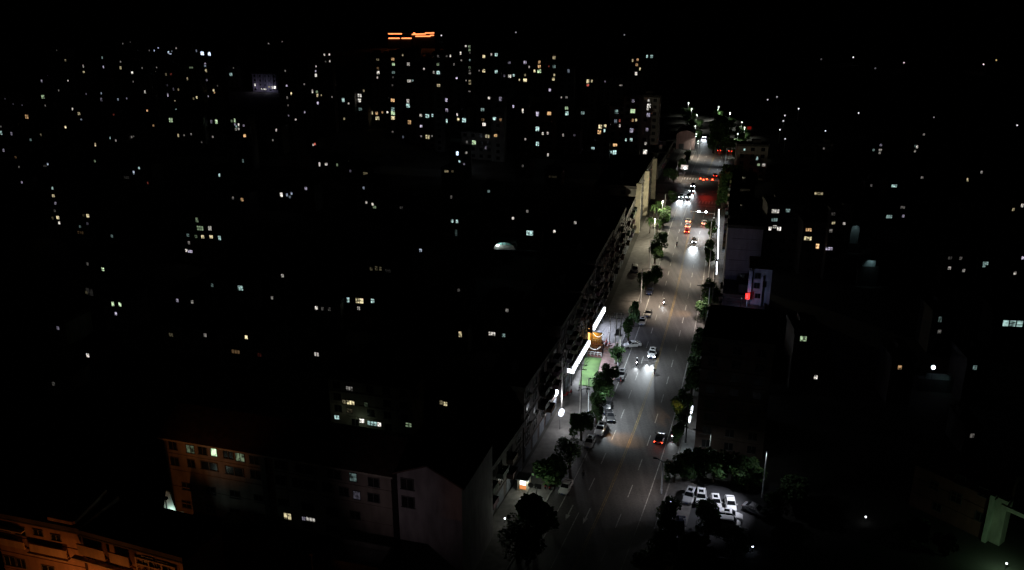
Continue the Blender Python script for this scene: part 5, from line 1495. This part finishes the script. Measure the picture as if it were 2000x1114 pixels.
car(1186, 797, 'suv', 'black', 'black off roader half hidden by the tree on the left kerb', 0)
car(1214, 732, 'suv', 'grey', 'grey car parked behind a motorcycle at the tree beside the turf', 0)
car(1235, 672, 'sedan', 'white', 'white sedan turned askew across the left kerb', -62)
car(1255, 627, 'hatch', 'white', 'white hatchback parked facing the camera beside the tall green tree', 0)
car(1266, 611, 'sedan', 'black', 'black sedan parked close behind the white hatchback', 0)
car(1269, 568, 'sedan', 'navy', 'dark blue car with a shiny nose parked under the left trees', 0)
car(1279, 541, 'hatch', 'black', 'small black car parked farther up on the left kerb', 0)
car(1240, 526, 'van', 'grey', 'grey van on the left pavement by the pale shop clutter', 10)
car(1345, 303, 'hatch', 'navy', 'blue tinted far car parked on the left beyond the crossing', 0)
car(1274, 690, 'suv', 'silver', 'silver off roader driving towards the camera with glaring headlamps', 0, True, group=MOV, beam=5500)
car(1289, 854, 'sedan', 'black', 'black car with two red tail lamps driving away on the right', 180, False, 1, group=MOV)
car(1356, 469, 'hatch', 'grey', 'small dark car whose beam whitens the right lanes', 0, True, group=MOV, beam=8500)
car(1345, 430, 'sedan', 'silver', 'first car of the queue with orange white brake lamps', 180, False, 2, group=MOV)
car(1344, 440, 'hatch', 'white', 'second car of the queue with orange white brake lamps', 180, False, 2, group=MOV)
car(1342, 450, 'hatch', 'red', 'last car of the queue with red brake lamps', 180, False, 2, group=MOV)
car(1376, 434, 'sedan', 'white', 'car with brake lamps waiting alone under the camera mast', 180, False, 2, group=MOV)
car(1331, 382, 'sedan', 'white', 'left car of the glaring pair crossing towards the camera', 0, True, group=MOV, beam=9000)
car(1345, 383, 'suv', 'silver', 'right car of the glaring pair crossing towards the camera', 0, True, group=MOV, beam=4500)
car(1351, 370, 'sedan', 'black', 'dark car close behind the glaring pair', 0, True, group=MOV, beam=5000)
car(1354, 361, 'sedan', 'navy', 'farthest of the cars coming over the crossing', 0, True, group=MOV, beam=5000)
car(1376, 266, 'sedan', 'white', 'lone far car with headlamps beside the dark tree clump', 0, True, group=MOV, beam=4500)
car(1405, 293, 'hatch', 'red', 'far car with red tail lamps near the dark tree clump', 180, False, 1, group=MOV)
car(1427, 294, 'sedan', 'grey', 'far car with tail lamps at the right kerb beyond the red signals', 180, False, 1, group=MOV)
car(1397, 342, 'hatch', 'red', 'reddish car standing by the red signal mast', 180, False, 1, group=MOV)
car(1347, 968, 'suv', 'silver', 'leftmost white car of the row in the parking yard, with a dark roof window', -4, group=YARD)
car(1369, 971, 'suv', 'white', 'second white car of the parking yard row, with a dark roof window', 8, group=YARD)
car(1398, 979, 'hatch', 'white', 'third white car of the parking yard row, partly behind a tree', 14, group=YARD)
car(1427, 983, 'sedan', 'white', 'rightmost white sedan of the parking yard row', 12, group=YARD)
car(1424, 1007, 'suv', 'white', 'white car parked crosswise with a dark windscreen below the yard row', 96, group=YARD)
car(1418, 1022, 'van', 'silver', 'pale van parked crosswise behind a tree in the yard', 96, group=YARD)
car(1476, 994, 'sedan', 'grey', 'dark grey car at the right side of the parking yard under the lamp pole', 70, group=YARD)
car(1303, 1102, 'suv', 'white', 'white car at the bottom edge of the parking yard', 4, group=YARD)
car(1411, 1104, 'sedan', 'black', 'black car with a pale outline at the bottom edge of the yard', 10, group=YARD)
car(1328, 1024, 'sedan', 'navy', 'dark blue car beside the dark trees at the left of the yard', 5, group=YARD)
car(1315, 1060, 'hatch', 'black', 'small black car near the bottom left of the yard', 5, group=YARD)

# ------------------------------------------------------------------ scooters and people
def two_wheeler_meshes():
    P = []
    for x in (-.6, .62):
        g = MB(); g.tube((x, -.05, .27), (x, .05, .27), .27, seg=12); P.append(('wheel', g.mesh('wheel', M['rubber'])))
    g = MB()
    g.loft([[(-.75, -.12, .5), (-.75, .12, .5), (-.75, .12, .72), (-.75, -.12, .72)], [(-.2, -.17, .42), (-.2, .17, .42), (-.2, .17, .74), (-.2, -.17, .74)],
            [(0, -.16, .3), (0, .16, .3), (0, .16, .42), (0, -.16, .42)], [(.4, -.16, .3), (.4, .16, .3), (.4, .16, .44), (.4, -.16, .44)],
            [(.52, -.15, .5), (.52, .15, .5), (.58, .12, .98), (.58, -.12, .98)]])
    P.append(('body', g.mesh('body', M['car_red'])))
    g = MB(); g.box((-.38, 0, .79), (.72, .3, .1), top=(.66, .26)); P.append(('seat', g.mesh('seat', M['rubber'])))
    g = MB(); g.tube((.52, -.34, 1.02), (.52, .34, 1.02), .025, seg=6); g.tube((.62, 0, .3), (.52, 0, 1.02), .03, seg=6); P.append(('handlebar', g.mesh('handlebar', M['darksteel'])))
    return P
TW = two_wheeler_meshes()
g = MB(); g.ball((.62, 0, .86), .09, seg=8, rings=5)
HL = {True: g.mesh('headlight', E_HEAD), False: g.mesh('headlight', M['lens'])}
def scooter(p, ang, label, lit_=False, beam=300, group='scooters and motorcycles'):
    r = thing('scooter', label, 'scooter', p, ang, group)
    for nm, me in TW:
        link(nm, me, r)
    link('headlight', HL[lit_], r)
    if lit_:
        light(r, 'SPOT', (.75, 0, .86), beam, (.9, .96, 1), .05, (0, R(-78), 0), 60, .8)
    return r
def person_mesh(name, J, edges, radii, root='hip'):
    names = list(J)
    me = bpy.data.meshes.new(name)
    me.from_pydata([J[k] for k in names], [(names.index(a), names.index(b)) for a, b in edges], [])
    o = bpy.data.objects.new(name, me)
    COL.objects.link(o)
    sk = o.modifiers.new('skin', 'SKIN')
    me.skin_vertices.new() if not me.skin_vertices else None
    for i, k in enumerate(names):
        v = me.skin_vertices[0].data[i]
        v.radius = (radii[k], radii[k])
        v.use_root = (k == root)
    sb = o.modifiers.new('sub', 'SUBSURF')
    sb.levels = sb.render_levels = 1
    dg = bpy.context.evaluated_depsgraph_get()
    out = bpy.data.meshes.new_from_object(o.evaluated_get(dg))
    bpy.data.objects.remove(o)
    out.name = name
    return out
RAD = dict(hip=.15, chest=.17, neck=.06, head=.1, crown=.085, shl=.075, shr=.075, ell=.048, elr=.048, hal=.035, har=.035, hpl=.1, hpr=.1, knl=.068, knr=.068, anl=.05, anr=.05, tol=.045, tor=.045)
EDG = [('hip', 'chest'), ('chest', 'neck'), ('neck', 'head'), ('head', 'crown'), ('chest', 'shl'), ('chest', 'shr'), ('shl', 'ell'), ('shr', 'elr'), ('ell', 'hal'), ('elr', 'har'),
       ('hip', 'hpl'), ('hip', 'hpr'), ('hpl', 'knl'), ('hpr', 'knr'), ('knl', 'anl'), ('knr', 'anr'), ('anl', 'tol'), ('anr', 'tor')]
WALK = dict(hip=(0, 0, .95), chest=(.03, 0, 1.3), neck=(.04, 0, 1.5), head=(.06, 0, 1.6), crown=(.06, 0, 1.7), shl=(.02, .19, 1.4), shr=(.02, -.19, 1.4), ell=(-.1, .24, 1.13), elr=(.12, -.24, 1.13),
            hal=(-.05, .25, .88), har=(.28, -.22, .92), hpl=(0, .1, .88), hpr=(0, -.1, .88), knl=(.14, .1, .5), knr=(-.06, -.1, .49), anl=(.17, .1, .09), anr=(-.26, -.1, .12), tol=(.34, .1, .045), tor=(-.12, -.1, .045))
STAND = dict(WALK, ell=(-.03, .25, 1.12), elr=(-.03, -.25, 1.12), hal=(.04, .25, .87), har=(.04, -.25, .87), knl=(.03, .11, .5), knr=(.03, -.11, .5), anl=(0, .11, .09), anr=(0, -.11, .09), tol=(.17, .12, .045), tor=(.17, -.12, .045))
RIDE = dict(hip=(-.32, 0, .95), chest=(-.22, 0, 1.28), neck=(-.17, 0, 1.46), head=(-.13, 0, 1.56), crown=(-.13, 0, 1.66), shl=(-.2, .19, 1.38), shr=(-.2, -.19, 1.38), ell=(.1, .27, 1.18), elr=(.1, -.27, 1.18),
            hal=(.46, .3, 1.08), har=(.46, -.3, 1.08), hpl=(-.28, .1, .92), hpr=(-.28, -.1, .92), knl=(.16, .16, .82), knr=(.16, -.16, .82), anl=(.14, .14, .46), anr=(.14, -.14, .46), tol=(.3, .14, .42), tor=(.3, -.14, .42))
PM = {}
for nm, J in (('walk', WALK), ('stand', STAND), ('ride', RIDE)):
    me = person_mesh('person', J, EDG, RAD)
    me.materials.clear()
    me.materials.append(M['cloth'])
    me.materials.append(M['skin'])
    hz = J['neck'][2]
    for p in me.polygons:
        c = p.center
        hand = min((Vector(J['hal']) - c).length, (Vector(J['har']) - c).length) < .075
        p.material_index = 1 if (c.z > hz or hand) else 0
        p.use_smooth = True
    PM[nm] = (me, J)
g = MB(); g.ball((0, 0, 0), .13, seg=10, rings=6)
HELMET = g.mesh('helmet', M['car_white'])
HAIR = g.mesh('hair', M['rubber'])
def person(p, ang, pose, label, group='people on the boulevard', helmet=False):
    me, J = PM[pose]
    r = thing('person', label, 'person', p, ang, group)
    link('figure', me, r)
    h = Vector(J['crown']) + Vector((-.02, 0, .0))
    link('helmet' if helmet else 'hair', HELMET if helmet else HAIR, r, h)
    return r
def rider(u, y, heading, lab1, lab2, lit_=True, beam=300):
    p = G(u, y, .6)
    p.z = 0
    a = road_angle(p.y) + math.pi + R(heading)
    scooter(p, a, lab1, lit_, beam)
    person(p, a, 'ride', lab2, helmet=True)
rider(1296.5, 591, 0, 'scooter with a white lamp riding down the middle of the left lanes', 'helmeted rider sitting on the scooter in the middle of the left lanes')
rider(1244, 708, 0, 'scooter with a glaring lamp riding beside the askew white sedan', 'rider on the scooter left of the oncoming off roader', beam=500)
rider(1278.5, 727, 180, 'scooter riding away in the off roader beam', 'rider lit white by the off roader headlamps', False)
rider(1312, 851, 10, 'scooter with a lamp at the right kerb beside the black car', 'rider on the scooter at the right kerb', True, 200)
rider(1322, 478, 0, 'dark scooter on the left lanes before the beige piers', 'dark rider on the left lanes before the beige piers', False)
for (u, y, lab) in ((1326, 401, 'leftmost of three dark pedestrians at the crossing'), (1334, 401.5, 'middle one of three dark pedestrians at the crossing'), (1341, 401, 'rightmost of three dark pedestrians at the crossing')):
    person(G(u, y), R(10), 'walk', lab)
person(G(1139, 936), R(70), 'stand', 'dark figure standing in the lane beside the big dark tree')
person(G(1131, 766), R(0), 'walk', 'person walking at the near edge of the green turf')
person(G(1146, 768), R(160), 'stand', 'person in pale light standing by the turf corner')
for (u, y, a, lab) in ((1213, 748, 95, 'motorcycle standing in front of the grey car'), (1068, 953, 60, 'left one of the motorcycles parked behind the sign'), (1076, 955, 66, 'right one of the motorcycles parked behind the sign'),
                       (1112, 771, 40, 'motorcycle parked below the turf sign'), (1104, 776, 44, 'second motorcycle parked near the oval sign'), (1181, 672, 20, 'dark motorcycle parked by the red brown terrace'),
                       (1187, 676, 30, 'second dark motorcycle parked by the terrace'), (1372, 604, 90, 'red motorcycle standing before the yellow lit tree')):
    scooter(G(u, y) + Vector((0, 0, .12)), R(a), lab)

# ------------------------------------------------------------------ trees
def crown_mesh(seed, n=2300, leaf=.5, squat=1.0, lean=0.0):
    rnd = random.Random(seed)
    mb = MB()
    clumps = []
    for k in range(15):
        a = rnd.uniform(0, 2 * math.pi)
        rr = rnd.uniform(.15, .78)
        z = rnd.uniform(-.72, .78)
        clumps.append((rr * math.cos(a) * math.sqrt(max(.1, 1 - z * z)), rr * math.sin(a) * math.sqrt(max(.1, 1 - z * z)), z, rnd.uniform(.28, .46)))
    for i in range(n):
        c = rnd.choice(clumps)
        d = Vector((rnd.gauss(0, 1), rnd.gauss(0, 1), rnd.gauss(0, 1))).normalized() * c[3] * rnd.uniform(.55, 1.0)
        p = Vector((c[0], c[1], c[2])) + d
        u = Vector((rnd.gauss(0, 1), rnd.gauss(0, 1), rnd.gauss(0, .6))).normalized()
        v = u.orthogonal().normalized()
        s = leaf * rnd.uniform(.5, 1.0) * .25
        mb.quad([p - u * s, p + v * s * .6, p + u * s, p - v * s * .6], 0 if rnd.random() < .75 else 1)
    return mb.mesh('crown', [M['leaf'], M['leaf2']])
CROWNS = [crown_mesh(k) for k in range(5)]
def palm_crown(seed):
    rnd = random.Random(seed)
    mb = MB()
    for k in range(26):
        a = rnd.uniform(0, 2 * math.pi)
        up = rnd.uniform(-.3, 1.0)
        pts = []
        for j in range(7):
            t = j / 6
            pts.append(Vector((math.cos(a) * t, math.sin(a) * t, up * t - (1.1 + .3 * up) * t * t)))
        sd = Vector((-math.sin(a), math.cos(a), 0))
        for j in range(6):
            w0 = .1 * math.sin(math.pi * (j + .3) / 6.6)
            w1 = .1 * math.sin(math.pi * (j + 1.3) / 6.6) if j < 5 else .01
            mb.quad([pts[j] - sd * w0, pts[j] + sd * w0, pts[j + 1] + sd * w1, pts[j + 1] - sd * w1], j % 2)
    return mb.mesh('crown', [M['leaf'], M['leaf2']])
PALMS = [palm_crown(3), palm_crown(4)]
def trunk_mesh(seed):
    rnd = random.Random(seed)
    mb = MB()
    mb.tube((0, 0, 0), (.02, .01, .5), .045, .034, seg=8)
    for k in range(5):
        a = 2 * math.pi * k / 5 + rnd.uniform(-.4, .4)
        z = .38 + .03 * k
        mb.tube((.015, .008, z), (.2 * math.cos(a), .2 * math.sin(a), z + rnd.uniform(.15, .26)), .02, .008, seg=6)
    mb.tube((.02, .01, .5), (.03, -.02, .8), .03, .008, seg=6)
    return mb.mesh('trunk', M['trunk'])
TRUNKS = [trunk_mesh(k) for k in range(3)]
NT = [0]
def tree(u, y, w, h, label, palm=False, group='street trees along the boulevard', name='street_tree'):
    """u, y: middle of the crown in the photograph; w, h crown width and tree height in metres"""
    zc = h * .54
    p = G(u, y, zc)
    p.z = 0
    k = NT[0]; NT[0] += 1
    r = thing(name, label, 'tree', p, (k * 1.7) % 6.28, group)
    if palm:
        t = MB(); t.tube((0, 0, 0), (.1, 0, h * .8), .2, .13, seg=8); link('trunk', t.mesh('trunk', M['trunk']), r)
        c = link('crown', PALMS[k % 2], r, (.1, 0, h * .8)); c.scale = (w / 2, w / 2, w / 2)
    else:
        t = link('trunk', TRUNKS[k % 3], r); t.scale = (h, h, h)
        c = link('crown', CROWNS[k % 5], r, (0, 0, zc)); c.scale = (w / 2 * 1.12, w / 2 * 1.12, h * .46); c.rotation_euler = (0, 0, k * 2.3)
    return r
for (u, y, w, h, lab) in (
    (1041, 1012, 6.8, 7, 'large dark tree at the near left kerb below the traffic sign'), (1012, 1050, 6, 8, 'dark tree at the bottom left between the lane and the boulevard'), (1030, 1062, 5, 7, 'dark tree at the bottom edge on the left kerb'),
    (1083, 920, 6.6, 6, 'wide black tree crown above the silver white sedan'), (1113, 884, 5.4, 6.5, 'dark tree right above the wide black crown'), (1136, 832, 4.6, 6, 'round tree left of the bright white off roader'),
    (1166, 795, 3.6, 7, 'greenish tree behind the white lamp pole on the left'), (1175, 760, 4.6, 6, 'round dark tree at the near corner of the turf'), (1186, 735, 4.8, 6, 'grey green round tree beside the grey car'),
    (1205, 692, 4.4, 5, 'low green tree at the foot of the twin legged pole'), (1228, 642, 3.2, 6, 'tall green tree left of the white hatchback, nearer half'), (1238, 612, 3.2, 7, 'tall green tree left of the black sedan, farther half'),
    (1262, 545, 5.0, 6.5, 'dark tree over the parked dark blue car'), (1279, 536, 4.0, 5.5, 'dark tree over the small black car'), (1280, 492, 5.4, 7, 'dark green tree below the beige piers'), (1293, 470, 4.4, 6.5, 'dark green tree leaning over the left lanes'),
    (1296, 425, 4.6, 7, 'tree at the crossing in front of the beige piers'), (1304, 415, 4.4, 6, 'pale lit tree at the left corner of the crossing'), (1312, 384, 3.6, 5, 'small tree left of the zebra crossing'), (1316, 344, 3.8, 6, 'dark tree beyond the crossing on the left'),
    (1331, 322, 3.6, 6, 'far dark tree on the left kerb beside the pale panel'), (1344, 305, 3.6, 6, 'far tree above the blue tinted parked car'), (1306, 338, 4.0, 6, 'dark tree at the corner of the low block beyond the crossing'),
    (1390, 446, 4.2, 6.5, 'bright green tree lit by the upright white strip on the right'), (1386, 485, 3.8, 6, 'upper one of two round black trees on the right'), (1385, 503, 3.6, 5.5, 'lower one of two round black trees on the right'),
    (1387, 566, 4.8, 7, 'dark tree below the white pole on the right'), (1390, 579, 4.6, 6, 'black tree crown half way down the right kerb'), (1377, 603, 4.2, 6, 'tree glowing yellow and green on the right kerb'), (1372, 665, 4.2, 7, 'dark tree on the right kerb left of the reddish block'),
    (1366, 690, 4.2, 6, 'dark tree on the right kerb by the white glints'), (1359, 722, 4.6, 7, 'black tree on the right kerb half way between the lamps'), (1352, 745, 4.2, 7, 'black tree on the right kerb just above the shop corner'), (1333, 790, 4.2, 7, 'dark tree before the bright shop corner on the right'),
    (1336, 815, 4.0, 6, 'dark tree under the bright shop corner on the right'), (1326, 847, 2.6, 5, 'small dark tree at the white forecourt beside the black car'),
    (1336, 908, 5.0, 6, 'green tree at the left end of the clump above the parking yard'), (1318, 918, 4.2, 5, 'dark tree overhanging the right kerb above the yard'), (1368, 903, 5.2, 6, 'green tree in the middle of the clump by the white pole'),
    (1396, 912, 5.4, 6, 'lit leafy tree just right of the white pole'), (1432, 913, 5.6, 6, 'broad green tree at the right of the clump above the yard'), (1462, 926, 5.6, 6, 'darker tree at the right end of the clump above the yard'), 
    
    (1310, 997, 4.4, 5.5, 'dark tree at the entrance of the parking yard'), (1300, 1035, 4.4, 6, 'dark tree on the right kerb at the yard'), (1378, 1003, 4.4, 5, 'black tree in front of the white yard row'), (1384, 1030, 4.0, 5, 'black tree in the middle of the yard'),
    (1362, 1072, 4.4, 5, 'faintly green tree low in the yard'), (1272, 1102, 5.0, 5, 'green tree at the bottom edge left of the white yard car'), (1436, 1060, 5.0, 6, 'dark tree at the lower right of the yard'), (1290, 1075, 4.2, 6, 'dark tree at the bottom of the right kerb'),
    (1548, 960, 6.0, 5, 'faint green tree in the dark ground right of the yard'), (1520, 985, 5.0, 5, 'dark tree right of the tall white lamp pole'), (1780, 1035, 5, 5, 'dark tree left of the corner house'), (1850, 1065, 4, 4, 'dark low tree before the corner house')):
    tree(u, y, w, h, lab)
for (u, y, lab) in ((1278, 412, 'palm like tree nearest the beige piers'), (1270, 436, 'palm like tree below the beige piers'), (1284, 440, 'palm like tree beside the white lamp pole'), (1288, 404, 'palm like tree right of the farthest beige pier')):
    tree(u, y, 4.2, 7, lab, True)
FT = 'trees at the far end of the boulevard'
for k, (u, y, lab) in enumerate(GREEN_LAMPS):
    if u < 1400 and y > 255:
        continue
    b = G(u, y, 8.5)
    for (dx, dy, w, h, wd) in ((-2.2, -2.0, 5.0, 6.5, 'nearer'), (2.4, 4.5, 4.6, 6.0, 'farther')):
        q_ = proj((b.x + dx, b.y + dy, h * .54))
        tree(q_[0], q_[1], w, h, '%s green tree by the %s' % (wd, lab), group=FT)
for (u, y, w, h, lab) in ((1430, 244, 4, 6, 'dim tree on the curving far road'), (1308, 216, 4, 6, 'lonely small tree left of the far row')):
    tree(u, y, w, h, lab, group=FT)
for (u, y, w, h, lab) in ((1398, 262, 9, 14, 'big black tree at the left of the dark clump'), (1412, 260, 9, 14, 'big black tree at the right of the dark clump'), (1404, 246, 9, 15, 'big black tree at the top of the dark clump'), (1418, 276, 7, 10, 'black tree at the near right of the dark clump'),
                          (1394, 280, 6, 9, 'black tree at the near left of the dark clump'), (1430, 345, 9, 11, 'big black tree right of the signal mast'), (1420, 356, 8, 10, 'black tree just right of the signal mast pole'), (1412, 385, 6, 9, 'black tree below the signal mast on the right'),
                          (1455, 360, 9, 11, 'black tree before the dark reddish block')):
    tree(u, y, w, h, lab, group='black tree clumps')
# small red roof glow at the far right
rp = G(1461, 251, 3)
r = thing('red_roof_sign', 'dim red lit roof sign by the far right trees', 'sign', (rp.x, rp.y, 0))
q = MB(); q.box((0, 0, 3.2), (3.4, .3, 1.6)); link('panel', q.mesh('panel', emit('dim red', (1, .03, .02), .12, False)), r)
q = MB(); q.box((-1.2, .2, 1.5), (.15, .15, 3)); q.box((1.2, .2, 1.5), (.15, .15, 3)); link('posts', q.mesh('posts', M['darksteel']), r)
